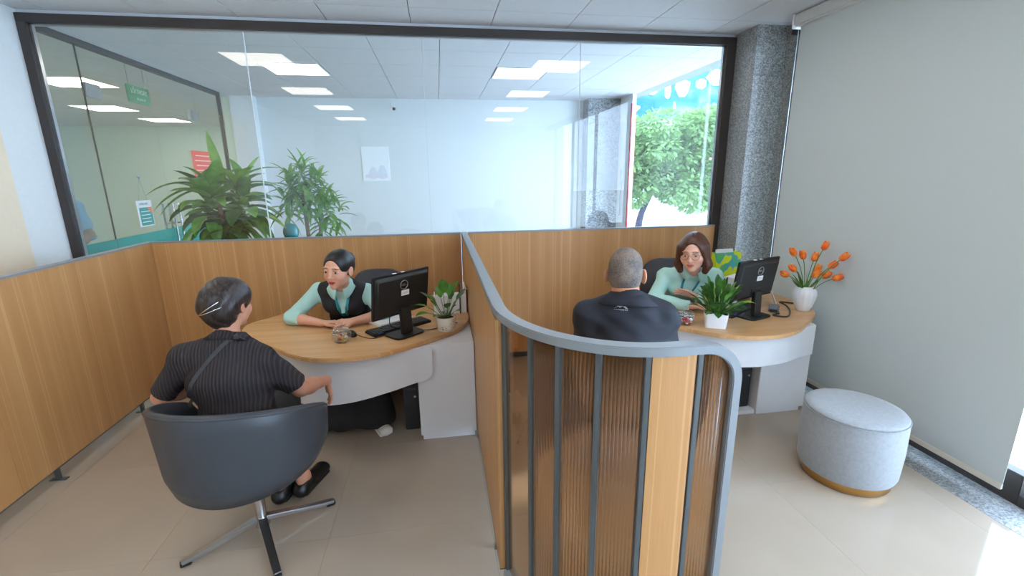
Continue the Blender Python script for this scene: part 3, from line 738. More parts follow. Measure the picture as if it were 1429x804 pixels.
mc = part('monitor_cable', MB().tube(smooth_path([(-.33, 2.99, DZ + .2), (-.35, 2.96, DZ + .06), (-.25, 2.99, DZ + .016), (-.10, 2.98, DZ + .004), (0.09, 3.10, DZ + .004)], 8), .003, 6), BLACKP); tag(mc, 'black cable hanging from the left monitor to the plant pot', 'cable')
o = part('stacked_paper', MB().box((-.375, 3.235, DZ + .012), (.26, .18, .024), Matrix.Rotation(.63, 3, 'Z')), WHITEP, bevel=.002); tag(o, 'white paper lying behind the left keyboard', 'paper')
o = part('loose_paper', MB().box((-.52, 3.30, DZ + .002), (.2, .14, .003), Matrix.Rotation(.2, 3, 'Z')), WHITEP); tag(o, 'white sheet beside the hands of the woman in the waistcoat', 'paper')
# documents behind left plant
t = thing('document_tray', 'white plastic tray of papers behind the potted plant by the divider', 'tray', (.06, 3.36, DZ))
part('tray_shell', MB().bx(-.13, .11, -.02, -.012, 0, .14).bx(-.13, -.122, -.012, .2, 0, .12).bx(.102, .11, -.012, .2, 0, .19).bx(-.13, .11, -.012, .2, 0, .006), WHITEP, t, bevel=.002)
for k in range(3): part('paper_stack', MB().box((-.01, .09, .03 + .035 * k), (.20, .19, .02)), WHITEP, t)
part('file_slat', MB().bx(.06, .068, -.03, .12, .0, .22), plain('dark_trim', (70, 60, 60), .5), t)
# ---------------------------------------------------------------- desk plants
def leafmesh(mb, base, d, L, w, droop, up=Vector((0, 0, 1)), segs=7, fold=.25, twist=0):
    """one curved blade: folded along its midrib"""
    d = Vector(d).normalized(); p = Vector(base); st = L / segs; rows = []
    side = d.cross(up); side = side.normalized() if side.length > 1e-3 else Vector((1, 0, 0))
    if twist: side = (Matrix.Rotation(twist, 3, d) @ side)
    for k in range(segs + 1):
        t = k / segs; ww = w * (math.sin(PI * min(1, t * .97 + .03)) ** .75) * (1 - .25 * t); n = side.cross(d)
        rows.append((p - side * ww / 2 + n * ww * fold, p, p + side * ww / 2 + n * ww * fold))
        d = (d + Vector((0, 0, -droop / segs))).normalized(); p = p + d * st
    o = len(mb.v)
    for r in rows: mb.v += [tuple(x) for x in r]
    for k in range(segs):
        a = o + 3 * k; mb.f += [(a, a + 1, a + 4, a + 3), (a + 1, a + 2, a + 5, a + 4)]
def leaf_material(name, dark, light, rough=.35):
    t = NT(name); v = t.coord(); t.base(t.ramp(t.noise(v, 14, 3), [(.3, srgb(*dark)), (.7, srgb(*light))])); t.set(rough=rough)
    tl = t.n('ShaderNodeBsdfTranslucent'); tl.inputs[0].default_value = srgb(*light); m = t.n('ShaderNodeMixShader'); m.inputs[0].default_value = .2
    t.l(t.p.outputs[0], m.inputs[1]); t.l(tl.outputs[0], m.inputs[2]); t.l(m.outputs[0], t.o.inputs[0]); return t.m
LF1 = leaf_material('peace_lily_leaf', (52, 110, 44), (110, 168, 72))
LF2 = leaf_material('dark_lily_leaf', (34, 78, 34), (74, 126, 52))
SOIL = plain('potting_soil', (66, 48, 36), .95, bump=.4)
def single_leaf(parent, base, tip, w, mat, rise=.5, name='leaf', stem=True, label=None):
    b, tp = Vector(base), Vector(tip); mid = b.lerp(tp, .5) + Vector((0, 0, rise * (tp - b).length * .35))
    pth = bez(b, mid, tp, 12); ks = 6 if stem else 0; mb = MB()
    if stem: mb.tube(pth[:ks + 1], .0022, 5)
    P = pth[ks:]; rows = []
    for k, p in enumerate(P):
        t = k / (len(P) - 1); d = (P[min(k + 1, len(P) - 1)] - P[max(k - 1, 0)]).normalized(); s = d.cross(Vector((0, 0, 1))).normalized(); n = s.cross(d)
        ww = w * math.sin(PI * (t * .95 + .05)) ** .8 * (1 - .2 * t) + .0008
        rows.append((p - s * ww / 2 + n * ww * .12, p, p + s * ww / 2 + n * ww * .12))
    o = len(mb.v)
    for r in rows: mb.v += [tuple(x) for x in r]
    for k in range(len(rows) - 1):
        a = o + 3 * k; mb.f += [(a, a + 1, a + 4, a + 3), (a + 1, a + 2, a + 5, a + 4)]
    q = part(name, mb, mat, parent, smooth=True)
    if label: q['label'] = label
    return q
pp = thing('potted_plant', 'peace lily in a cream ceramic pot with dark branch pattern, left desk', 'plant', (.012, 2.965, DZ))
cer = NT('cream_ceramic_branch_print'); v_ = cer.coord((1, 1, 1)); 
wv = cer.noise(cer.coord((1, 1, 1.6)), 22, 2); 
ln_ = cer.ramp(wv, [(.485, (0, 0, 0, 1)), (.495, (1, 1, 1, 1)), (.505, (1, 1, 1, 1)), (.515, (0, 0, 0, 1))])
msk = cer.ramp(cer.noise(v_, 9, 0), [(.50, (0, 0, 0, 1)), (.54, (1, 1, 1, 1))])
mm_ = cer.mix(1.0, ln_, msk, 'MULTIPLY')
cer.base(cer.mix(mm_, srgb(226, 216, 198), srgb(92, 44, 40))); cer.set(rough=.25)
part('pot', MB().lathe([(0, .006), (.05, .006), (.056, .012), (.062, .03), (.067, .07), (.068, .095), (.065, .099), (.061, .095), (.059, .08), (0, .08)], 40), cer.m, pp, smooth='auto')
part('saucer', MB().lathe([(0, 0), (.052, 0), (.060, .012), (.057, .014), (.05, .006), (0, .006)], 40), plain('cream_ceramic', (224, 214, 198), .3), pp, smooth='auto')
part('soil', MB().lathe([(0, .080), (.059, .080), (.05, .088), (0, .092)], 24), SOIL, pp)
rl = random.Random(11)
LS = [(-.195, -.06, .125, .05), (-.20, -.02, .19, .032), (-.165, .02, .265, .035), (-.115, .05, .235, .034), (-.015, .03, .345, .058), (.045, .06, .31, .045), (.10, .02, .335, .045), (.09, -.03, .22, .036), (.155, .01, .28, .04), (.135, .05, .245, .045),
      (.10, -.06, .145, .035), (-.08, -.08, .12, .035), (-.10, .03, .20, .04), (.02, -.05, .20, .04), (.06, .08, .26, .04), (-.05, .10, .28, .045), (-.03, -.07, .15, .03), (.075, .0, .17, .03)]
for x, y, z, w in LS: single_leaf(pp, (x * .12, y * .12, .086), (x, y, z), w * 1.45, LF1 if rl.random() < .6 else LF2, .8)
single_leaf(pp, (-.005, 0, .086), (-.055, -.01, .235), .018, WHITEP, .2, 'flower', True, 'white peace lily bloom')
pk = thing('potted_plant', 'bushy lily with pale buds in a white square pot, right desk', 'plant', (1.795, 2.70, DZ), math.radians(-28))
mb = MB(); bo = superell(0, 0, .066, .052, 6, 40); to = superell(0, 0, .076, .061, 6, 40); n = 40
ti = superell(0, 0, .071, .056, 6, 40)
for i, (x, y) in enumerate(bo): mb.v.append((x, y, 0))
for i, (x, y) in enumerate(to): mb.v.append((x, y, .095 + .012 * max(0, -math.cos(2 * math.atan2(y, x)))))
for i, (x, y) in enumerate(ti): mb.v.append((x, y, .095 + .012 * max(0, -math.cos(2 * math.atan2(y, x)))))
for i, (x, y) in enumerate(ti): mb.v.append((x, y, .07))
for r in range(3):
    for i in range(n): mb.f.append((r * n + i, r * n + (i + 1) % n, (r + 1) * n + (i + 1) % n, (r + 1) * n + i))
mb.f += [tuple(range(n))[::-1], tuple(range(3 * n, 4 * n))]
part('pot', mb, plain('white_glazed_ceramic', (236, 236, 238), .2), pk, smooth='auto'); part('soil', MB().prism(ti, .07, .078), SOIL, pk)
rl = random.Random(5)
for k in range(96):
    a = rl.uniform(0, 2 * PI); r = rl.uniform(.03, .20); z = .09 + rl.uniform(.02, .27) * (1 - (r / .24) ** 2 * .6)
    single_leaf(pk, (math.cos(a) * .03, math.sin(a) * .025, .076), (r * math.cos(a), r * math.sin(a), z), rl.uniform(.032, .056), LF2 if rl.random() < .75 else LF1, rl.uniform(.4, 1.2))
LF3 = leaf_material('pale_bud', (190, 206, 110), (226, 232, 170))
for x, y, z in ((-.03, -.03, .30), (-.13, -.05, .27), (-.10, -.06, .235), (.055, .0, .315), (.13, .03, .29), (.02, -.02, .265)):
    single_leaf(pk, (x * .2, y * .2, .076), (x, y, z), .026, LF3, .3, 'bud', True, 'pale green and white bud')
single_leaf(pk, (.03, 0, .076), (.25, .10, .15), .055, leaf_material('bright_leaf', (110, 170, 40), (160, 210, 70)), .9, 'leaf', True, 'large bright green leaf')
# ---------------------------------------------------------------- tulip vase
vs = thing('tulip_vase', 'white ribbed vase of orange tulips at the right end of the desk', 'vase', (2.635, 2.915, DZ))
part('vase_body', MB().lathe([(r_ * .88, z_) for r_, z_ in [(0, 0), (.046, 0), (.052, .006), (.066, .04), (.082, .09), (.088, .125), (.084, .150), (.068, .172), (.056, .18), (.054, .186), (.050, .184), (.052, .174), (.07, .15), (.07, .12), (.04, .01), (0, .01)]], 96,
     fr=lambda a: 1 + .035 * abs(math.sin(a * 9))), plain('white_porcelain', (238, 238, 240), .35), vs, smooth=True)
TUL = NT('tulip_orange'); v_ = TUL.coord(); TUL.base(TUL.ramp(TUL.noise(v_, 26, 2), [(.35, srgb(232, 92, 22)), (.7, srgb(250, 150, 44))])); TUL.set(rough=.5)
STM = plain('tulip_stem', (84, 132, 52), .5)
heads = [(-.155, 0, .425), (-.075, .01, .395), (.055, -.01, .46), (.02, .02, .375), (-.155, -.02, .315), (-.19, .0, .275), (-.012, -.04, .265), (.045, .02, .29), (.06, -.04, .26), (.215, 0, .375), (.155, .02, .315), (.165, -.02, .235)]
for x, y, z in heads:
    x = x * 1.05 + .035; z += .02
    if 2.635 + x > 2.74: kx = 2.74 / (2.635 + x); x, y, z = 2.74 - 2.635, (2.915 + y) * kx - 2.915, 1.7 - DZ - (1.7 - DZ - z) * kx
    pth = bez((x * .08, y * .3, .14), (x * .35, y * .6, .14 + (z - .14) * .6), (x, y, z - .02), 10)
    s = part('stem', MB().tube(pth, .0028, 6), STM, vs)
    d = (pth[-1] - pth[-2]).normalized(); rot = d.to_track_quat('Z', 'Y').to_matrix()
    fh = link('flower_head', MB().lathe([(0, -.034), (.013, -.031), (.0215, -.016), (.024, .0), (.021, .016), (.014, .026), (.005, .018), (0, .016)], 12, pth[-1] + d * .022, rot).mesh('flower_head', smooth=True), TUL.m, vs)
    for k in range(3):
        a = 2 * PI * k / 3 + x * 9; q = rot @ Vector((math.cos(a) * .014, math.sin(a) * .014, 0)) + pth[-1] + d * .026
        part('petal', MB().ball(q, (.015, .0095, .034), 8, 7, rot @ Matrix.Rotation(a + PI / 2, 3, 'Z')), TUL.m, fh, smooth=True)
rl = random.Random(8)
for k in range(14):
    x = rl.uniform(-.16, .11); y = rl.uniform(-.09, .04); z = rl.uniform(.22, .32)
    single_leaf(vs, (x * .1, y * .2, .14), (x, y, z), .026, STM if k % 2 else LF1, rl.uniform(-.2, .3), 'leaf', False)
# ---------------------------------------------------------------- sweet jars
class _J: pass
JG = _J(); JG.m = glass_pane('clear_cut_glass', (.93, .95, .97, 1), .06, 1.75)
def jar(label, loc, cols):
    o = thing('candy_jar', label, 'jar', loc)
    part('bowl', MB().lathe([(0, 0), (.032, 0), (.040, .006), (.047, .02), (.049, .045), (.045, .058), (.043, .056), (.046, .044), (.043, .022), (.034, .008), (0, .006)], 48, fr=lambda a: 1 + .03 * abs(math.sin(6 * a))), JG.m, o, smooth=True)
    part('lid', MB().lathe([(.046, .058), (.047, .062), (.038, .074), (.02, .082), (.007, .085), (.006, .09), (.012, .098), (.011, .106), (0, .110)], 40), JG.m, o, smooth=True)
    o.scale = (1.2, 1.2, 1.2)
    r2 = random.Random(len(label))
    for k in range(22):
        a = r2.uniform(0, 2 * PI); r = r2.uniform(0, .030); c = cols[k % len(cols)]
        part('sweet', MB().box((r * math.cos(a), r * math.sin(a), .012 + .0085 * (k // 6)), (.015, .010, .008), Matrix.Rotation(r2.uniform(0, 3), 3, 'Z') @ Matrix.Rotation(r2.uniform(-.5, .5), 3, 'X')), c, o)
    return o
SW = [plain('sweet_yellow', (232, 190, 90), .4), plain('sweet_red', (206, 60, 70), .4), plain('sweet_green', (120, 170, 110), .4), plain('sweet_cream', (240, 232, 220), .4)]
jar('lidded glass sweet jar with yellow and red sweets on the left desk', (-.640, 2.865, DZ), [SW[0], SW[1], SW[2], SW[3], SW[0]])
jar('lidded glass sweet jar with red and white sweets on the right desk', (1.625, 2.775, DZ), [SW[1], SW[3], SW[1]])
# ---------------------------------------------------------------- right desk small things
o = thing('stamp_holder', 'small black device lying between the sweet jar and the hands, right desk', 'device', (1.70, 2.93, DZ), math.radians(-35))
part('body', MB().box((0, 0, .014), (.105, .042, .028)), BLACKP, o, bevel=.009, seg=3); part('strip', MB().box((.02, 0, .0285), (.05, .014, .001)), STEEL, o)
o = thing('shopping_bag', 'glossy yellow, green and blue paper bag standing against the granite pillar', 'bag', (2.44, 3.60, 0.0), math.radians(6))
bgm = NT('bag_print'); v_ = bgm.coord(); vo = bgm.n('ShaderNodeTexVoronoi'); vo.inputs['Scale'].default_value = 7; bgm.l(v_, vo.inputs['Vector'])
sc_ = bgm.n('ShaderNodeSeparateColor'); bgm.l(vo.outputs['Color'], sc_.inputs[0])
sx_ = bgm.n('ShaderNodeSeparateXYZ'); bgm.l(v_, sx_.inputs[0])
gr_ = bgm.ramp(bgm.noise(v_, 10, 1), [(.44, srgb(206, 222, 30)), (.5, srgb(214, 226, 40)), (.54, srgb(70, 168, 186)), (.62, srgb(90, 180, 110))])
bgm.base(gr_); bgm.set(rough=.3)
ZB = DZ
o.location.z = ZB
mb = MB(); mb.add([(-.13, -.05, 0), (.13, -.05, 0), (.13, .05, 0), (-.13, .05, 0), (-.128, -.03, .335), (.122, -.03, .335), (.122, .03, .335), (-.128, .03, .335)], [(0, 3, 2, 1), (0, 1, 5, 4), (1, 2, 6, 5), (2, 3, 7, 6), (3, 0, 4, 7)])
part('bag_body', mb, bgm.m, o); part('white_folder', MB().box((-.03, 0, .19), (.16, .02, .34)), WHITEP, o)
o = thing('desk_calendar', 'white tent calendar with a black ribbon behind the right monitor', 'calendar', (2.46, 3.09, DZ), math.radians(60))
part('front_board', MB().box((0, -.04, .09), (.15, .003, .19), Matrix.Rotation(-.4, 3, 'X')), WHITEP, o); part('rear_board', MB().box((0, .04, .09), (.15, .003, .19), Matrix.Rotation(.4, 3, 'X')), WHITEP, o)
part('ribbon', MB().box((.0, -.044, .09), (.012, .003, .19), Matrix.Rotation(-.4, 3, 'X')), BLACKP, o)
o = thing('barcode_scanner', 'grey handheld scanner on its cable between right monitor and vase', 'scanner', (2.41, 2.93, DZ), math.radians(-40))
part('head', MB().box((0, 0, .022), (.07, .10, .032), Matrix.Rotation(.25, 3, 'X')), plain('mid_grey_plastic', (110, 112, 118), .4), o, bevel=.01, seg=3)
part('window', MB().box((0, -.05, .018), (.05, .006, .02)), BLACKP, o); part('handle', MB().tube([(0, .03, .02), (0, .10, .016)], .014, 10), DARKP, o)
mc = part('scanner_cable', MB().tube(smooth_path([(2.40, 2.86, DZ + .006), (2.33, 2.83, DZ + .006), (2.40, 2.78, DZ + .006), (2.52, 2.90, DZ + .006), (2.60, 3.04, DZ + .006), (2.62, 3.13, DZ + .006), (2.70, 3.07, DZ + .006)], 8), .006, 6), DARKP); tag(mc, 'thick dark cable looping beside the white vase', 'cable')
o = thing('document_rack', 'white paper rack behind the plant and monitor on the right desk', 'tray', (2.34, 3.27, DZ), .5)
for k in range(4): part('shelf', MB().box((0, 0, .03 + .055 * k), (.22, .12, .006)), WHITEP, o)
for x in (-.11, .11): part('side', MB().box((x, 0, .10), (.005, .12, .20)), WHITEP, o)
for k in range(3): part('paper_stack', MB().box((0, 0, .045 + .055 * k), (.19, .11, .02)), WHITEP, o)
# ---------------------------------------------------------------- far room things
def dracaena(label, loc, stems, wide, seed, pot_r=.2, mat=None):
    o = thing('floor_plant', label, 'plant', loc); r3 = random.Random(seed)
    part('planter', MB().lathe([(0, 0), (pot_r * .75, 0), (pot_r * .8, .02), (pot_r, .42), (pot_r * 1.02, .46), (pot_r * .95, .46), (pot_r * .92, .41), (0, .41)], 32), WHITEP, o, smooth='auto')
    part('soil', MB().lathe([(0, .41), (pot_r * .92, .41), (0, .43)], 24), SOIL, o)
    for (sx, sy, sz, bx_, by_) in stems:
        pth = bez((bx_, by_, .4), (bx_ * 1.1, by_, .4 + (sz - .4) * .6), (sx, sy, sz), 10); part('trunk', MB().tube(pth, .022, 8), plain('cane_bark', (150, 124, 104), .85, bump=.4), o, smooth=True)
    return o
LD1 = leaf_material('dracaena_leaf', (66, 124, 50), (124, 178, 76), .3); LD2 = leaf_material('dracaena_leaf_pale', (92, 148, 58), (142, 186, 84), .35); LD3 = leaf_material('dracaena_leaf_deep', (44, 88, 40), (84, 132, 58), .35)
p1 = dracaena('large broad-leaved plant behind the glass, left of the taller slim plant', (-1.98, 4.72, 0), [(-.12, 0, 1.25, -.04, 0), (.12, .03, 1.3, .05, 0), (-.02, -.05, 1.5, 0, .03)], .09, 1)
r3 = random.Random(21)
def crown(root, c, n, Lr, wr, up0, up1, mats, droop=(.6, 1.6), yk=1.0, name='leaf', spread=.34):
    for k in range(n):
        a = k * 2.39996 + r3.uniform(-.3, .3); e = up0 + (up1 - up0) * k / n + r3.uniform(-.12, .12)
        d = Vector((math.cos(a) * math.cos(e), math.sin(a) * math.cos(e) * yk, math.sin(e)))
        mb = MB(); leafmesh(mb, Vector(c) + Vector((r3.uniform(-.05, .05), 0, -.16 + spread * k / n)), d, r3.uniform(*Lr), r3.uniform(*wr), r3.uniform(*droop), segs=8)
        part(name, mb, mats[int(r3.random() * len(mats))], root, smooth=True)
crown(p1, (-.10, 0, 1.40), 48, (.26, .42), (.12, .175), -.5, 1.3, [LD1, LD1, LD3, LD2], (.8, 1.9), .75)
crown(p1, (.16, .03, 1.42), 44, (.24, .38), (.11, .16), -.5, 1.3, [LD1, LD3, LD2], (.7, 1.4), .75)
crown(p1, (.0, -.03, 1.12), 28, (.26, .38), (.10, .14), -.4, .7, [LD3, LD1], (.8, 1.6), .75)
mb = MB(); leafmesh(mb, (.05, 0, 1.62), (-.18, 0, 1), .50, .10, .06, up=Vector((0, -1, 0)), segs=9); part('leaf', mb, LD2, p1, smooth=True, label='tall upright pale leaf')
for (bx_, dx, dz, L) in ((-.05, -1, .55, .62), (-.05, -1, .25, .6), (-.05, -1, .12, .58), (.1, .8, .95, .55), (.12, 1, .6, .5)):
    mb = MB(); leafmesh(mb, (bx_, -.02, 1.60), (dx, 0, dz), L, .06, 1.15, segs=10); part('leaf', mb, LD1, p1, smooth=True)
p2 = dracaena('taller slim plant with narrow leaves on canes behind the glass', (-1.40, 5.45, 0), [(-.06, 0, 1.55, -.05, 0), (.10, .02, 1.3, .05, 0)], .05, 2)
for cx, cz, n_ in ((-.04, 1.66, 44), (-.16, 1.54, 34), (.10, 1.56, 34), (-.24, 1.36, 26), (.0, 1.42, 30), (.17, 1.32, 34), (.10, 1.16, 18), (.27, 1.26, 16)):
    crown(p2, (cx, r3.uniform(-.06, .06), cz + .07), n_, (.18, .29), (.040, .064), -.6, 1.3, [LD1, LD2, LD2, LD1], (.5, 1.4), spread=.22)
o = thing('teal_balloon', 'small shiny teal balloon beside the canes of the slim plant', 'balloon', (-1.50, 5.0, 0))
part('balloon_skin', MB().ball((0, 0, 1.15), (.075, .07, .09), 20, 14), plain('teal_foil', (10, 120, 122), .15), o, smooth=True); part('string', MB().tube([(0, 0, .01), (.01, 0, 1.06)], .003, 5), WHITEP, o)
# signs and notices
GRN = plain('exit_green', (46, 150, 92), .5)
o = thing('exit_sign', 'green hanging sign reading LỐI THOÁT above the glass door', 'sign', (-3.07, 5.76, 2.55))
part('sign_plate', MB().box((0, 0, 0), (.02, .37, .17)), GRN, o, bevel=.003)
text('lettering', 'LỐI THOÁT', .062, WHITEP, o, (.012, 0, .028), (PI / 2, 0, PI / 2), .001, width=.27)
text('small_lettering', 'EXIT', .034, WHITEP, o, (.012, .02, -.045), (PI / 2, 0, PI / 2), .001, width=.15)
for y in (-.14, .14): part('hanger_rod', MB().tube([(0, y, .085), (0, y, .31)], .003, 5), STEEL, o)
o = thing('red_notice', 'red paper notice on the glass wall behind the broad-leaved plant', 'poster', (-2.985, 6.78, 1.87))
part('sheet', MB().box((0, 0, 0), (.004, .60, .32)), plain('coral_red_paper', (232, 96, 84), .6), o)
for k in range(4): part('print_line', MB().box((.0025, -.0 - .02 * (k % 2), .10 - .06 * k), (.001, .44, .014)), plain('pale_print', (248, 190, 170), .6), o)
o = thing('hanging_notice', 'white and teal notice hung on strings inside the glass door', 'sign', (-2.975, 5.31, 1.35))
part('card', MB().box((0, 0, 0), (.004, .25, .26)), WHITEP, o); part('teal_field', MB().box((.0025, .01, -.03), (.001, .21, .18)), plain('teal_print', (34, 158, 154), .5), o)
part('orange_corner', MB().add([(.0035, .115, .06), (.0035, .03, .06), (.0035, .115, -.02), (.0045, .115, .06), (.0045, .03, .06), (.0045, .115, -.02)], [(0, 1, 2), (3, 5, 4), (0, 3, 4, 1), (1, 4, 5, 2), (2, 5, 3, 0)]), plain('orange_print', (236, 140, 84), .5), o)
text('lettering', 'THÔNG BÁO', .03, plain('teal_print', (34, 158, 154), .5), o, (.003, -.01, .095), (PI / 2, 0, PI / 2), .0006, width=.15)
for k in range(4): part('print_line', MB().box((.0035, .0, .02 - .035 * k), (.001, .15, .008)), WHITEP, o)
part('string', MB().tube([(0, -.07, .13), (.0, 0, .36)], .002, 4).tube([(0, .07, .13), (0, 0, .36)], .002, 4), STEEL, o); part('hook', MB().ball((.0, 0, .37), (.012, .02, .02), 8, 6), STEEL, o)
o = thing('wall_poster', 'faint white poster with pale figures on the far wall', 'poster', (-.955, 7.872, 1.88))
part('sheet', MB().box((0, 0, 0), (.42, .012, .53)), plain('poster_white', (240, 246, 250), .5), o)
mb = MB(); 
for dx, dz, r in ((-.05, -.10, .045), (.09, -.08, .05), (-.05, -.155, .07), (.09, -.15, .075)): mb.add([(dx + r * math.cos(a), -.0075, dz + r * 1.2 * math.sin(a)) for a in [2 * PI * i / 14 for i in range(14)]] + [(dx, -.0085, dz)], [(i, (i + 1) % 14, 14) for i in range(14)])
part('printed_figures', mb, plain('pale_figure_print', (224, 231, 240), .6), o); part('print_band', MB().box((0, -.007, -.19), (.34, .002, .05)), plain('pale_pink_print', (232, 224, 232), .6), o)
o = thing('security_camera', 'small white and black camera high on the far wall', 'camera', (-.66, 7.88, 2.70))
part('bracket', MB().tube([(0, 0, .08), (0, -.05, .08), (.02, -.10, .02)], .010, 8), WHITEP, o); part('body', MB().lathe([(0, -.05), (.03, -.05), (.034, .05), (0, .05)], 16, (.045, -.15, 0), Matrix.Rotation(1.9, 3, 'X')), WHITEP, o, smooth='auto')
part('lens', MB().ball((.06, -.20, -.015), .024, 10, 8), BLACKP, o)
# ================================================================ people
# signed-distance modelling: smooth unions of tapered limbs and ellipsoids, meshed with surface nets
class Sdf:
    def __init__(s): s.ops = []; s.M = Matrix.Identity(4); s.sc = 1.0
    def frame(s, M, sc=1.0): s.M = M; s.sc = sc; return s
    def _p(s, p): return np.array(s.M @ Vector(p))
    def cap(s, a, b, ra, rb, k=.02, sub=False):
        a, b = s._p(a), s._p(b); ra *= s.sc; rb *= s.sc; k *= s.sc
        ab = b - a; L2 = float(ab @ ab) + 1e-12
        def f(X, Y, Z):
            x, y, z = X - a[0], Y - a[1], Z - a[2]
            h = np.clip((x * ab[0] + y * ab[1] + z * ab[2]) / L2, 0, 1)
            return np.sqrt((x - ab[0] * h) ** 2 + (y - ab[1] * h) ** 2 + (z - ab[2] * h) ** 2) - (ra + (rb - ra) * h)
        r = max(ra, rb); s.ops.append((f, np.minimum(a, b) - r, np.maximum(a, b) + r, k, sub)); return s
    def ecap(s, a, b, A, B, side, k=.03, sub=False):
        """capsule with elliptical section: A, B = (half width along side, half depth) at each end"""
        a, b = s._p(a), s._p(b); A = np.array(A) * s.sc; B = np.array(B) * s.sc; k *= s.sc
        ab = b - a; L = np.linalg.norm(ab) + 1e-9; w = ab / L
        u = np.array(s.M.to_3x3() @ Vector(side)); u = u - w * (u @ w); u /= np.linalg.norm(u); v = np.cross(w, u)
        def f(X, Y, Z):
            x, y, z = X - a[0], Y - a[1], Z - a[2]
            t = x * w[0] + y * w[1] + z * w[2]; h = np.clip(t / L, 0, 1); e = t - h * L
            rx = A[0] + (B[0] - A[0]) * h; ry = A[1] + (B[1] - A[1]) * h; m = np.minimum(rx, ry)
            q = np.sqrt(((x * u[0] + y * u[1] + z * u[2]) / rx) ** 2 + ((x * v[0] + y * v[1] + z * v[2]) / ry) ** 2 + (e / m) ** 2)
            return (q - 1) * m
        r = max(*A, *B); s.ops.append((f, np.minimum(a, b) - r, np.maximum(a, b) + r, k, sub)); return s
    def ell(s, c, r, k=.02, rot=None, sub=False):
        c = s._p(c); r = np.array(r) * s.sc; k *= s.sc
        R3 = s.M.to_3x3().normalized()
        if rot is not None: R3 = R3 @ rot
        Rm = np.array(R3)
        def f(X, Y, Z):
            x, y, z = X - c[0], Y - c[1], Z - c[2]
            a_ = (x * Rm[0, 0] + y * Rm[1, 0] + z * Rm[2, 0]) / r[0]; b_ = (x * Rm[0, 1] + y * Rm[1, 1] + z * Rm[2, 1]) / r[1]; c_ = (x * Rm[0, 2] + y * Rm[1, 2] + z * Rm[2, 2]) / r[2]
            k0 = np.sqrt(a_ * a_ + b_ * b_ + c_ * c_); k1 = np.sqrt((a_ / r[0]) ** 2 + (b_ / r[1]) ** 2 + (c_ / r[2]) ** 2) + 1e-9
            return k0 * (k0 - 1) / k1
        q = max(r); s.ops.append((f, c - q, c + q, k, sub)); return s
    def half(s, p, n, R=.12, k=.004):
        """cut away what lies beyond plane (p, n), within R of p"""
        p = s._p(p); n = np.array(s.M.to_3x3() @ Vector(n)); n = n / np.linalg.norm(n)
        def f(X, Y, Z):
            x, y, z = X - p[0], Y - p[1], Z - p[2]
            return np.maximum(-(x * n[0] + y * n[1] + z * n[2]), np.sqrt(x * x + y * y + z * z) - R)
        s.ops.append((f, p - R, p + R, k, True)); return s
    def bounds(s):
        lo = np.min([o[1] for o in s.ops if not o[4]], axis=0); hi = np.max([o[2] for o in s.ops if not o[4]], axis=0); return lo - .02, hi + .02
    def grid(s, xs, ys, zs, grow=0.0, noise=None):
        V = np.full((len(xs), len(ys), len(zs)), .1, np.float32)
        for f, lo, hi, k, sub in s.ops:
            m = .035 + k + max(grow, 0); i = [slice(max(0, np.searchsorted(g, l - m)), np.searchsorted(g, h + m)) for g, l, h in ((xs, lo[0], hi[0]), (ys, lo[1], hi[1]), (zs, lo[2], hi[2]))]
            if any(q.stop <= q.start for q in i): continue
            X = xs[i[0]][:, None, None]; Y = ys[i[1]][None, :, None]; Z = zs[i[2]][None, None, :]
            d = f(X, Y, Z).astype(np.float32); a = V[tuple(i)]; k = max(k, 1e-5)
            if sub: 
                h = np.clip(.5 - .5 * (a + d) / k, 0, 1); V[tuple(i)] = a * (1 - h) - d * h + k * h * (1 - h)
            else:
                h = np.clip(.5 + .5 * (a - d) / k, 0, 1); V[tuple(i)] = a * (1 - h) + d * h - k * h * (1 - h)
        if grow: V -= grow
        if noise is not None: V += noise(xs[:, None, None], ys[None, :, None], zs[None, None, :]).astype(np.float32)
        return V
def nets(V, xs, ys, zs):
    S = V < 0; n = [d - 1 for d in V.shape]
    cnt = np.zeros(n, np.uint8); cs = [(a, b, c) for a in (0, 1) for b in (0, 1) for c in (0, 1)]
    for a, b, c in cs: cnt += S[a:n[0] + a, b:n[1] + b, c:n[2] + c]
    I, J, K = np.nonzero((cnt > 0) & (cnt < 8)); idx = np.full(n, -1, np.int32); idx[I, J, K] = np.arange(len(I))
    val = {c: V[I + c[0], J + c[1], K + c[2]] for c in cs}; pos = np.zeros((len(I), 3)); w = np.zeros(len(I)); G_ = (xs, ys, zs)
    co = lambda c: np.stack([xs[I + c[0]], ys[J + c[1]], zs[K + c[2]]], 1)
    for c in cs:
        for ax in range(3):
            if c[ax]: continue
            d = tuple(1 if q == ax else c[q] for q in range(3)); v0, v1 = val[c], val[d]; m = (v0 < 0) != (v1 < 0)
            t = np.where(m, v0 / np.where(m, v0 - v1, 1), 0)[:, None]; p = co(c) * (1 - t) + co(d) * t; pos += p * m[:, None]; w += m
    pos /= w[:, None]; F = []
    for ax in range(3):
        sl0 = [slice(1, n[q]) for q in range(3)]; sl1 = list(sl0); sl0[ax] = slice(0, n[ax]); sl1[ax] = slice(1, n[ax] + 1)
        a, b = S[tuple(sl0)], S[tuple(sl1)]; e = np.nonzero(a != b); off = [0 if q == ax else 1 for q in range(3)]
        P = [e[q] + off[q] for q in range(3)]; u, v = [(1, 2), (2, 0), (0, 1)][ax]
        def g(du, dv):
            Q = list(P); Q[u] = Q[u] - du; Q[v] = Q[v] - dv; return idx[Q[0], Q[1], Q[2]]
        q = np.stack([g(1, 1), g(0, 1), g(0, 0), g(1, 0)], 1); fl = a[e]; q[~fl] = q[~fl][:, ::-1]; F.append(q)
    return pos, np.concatenate(F)
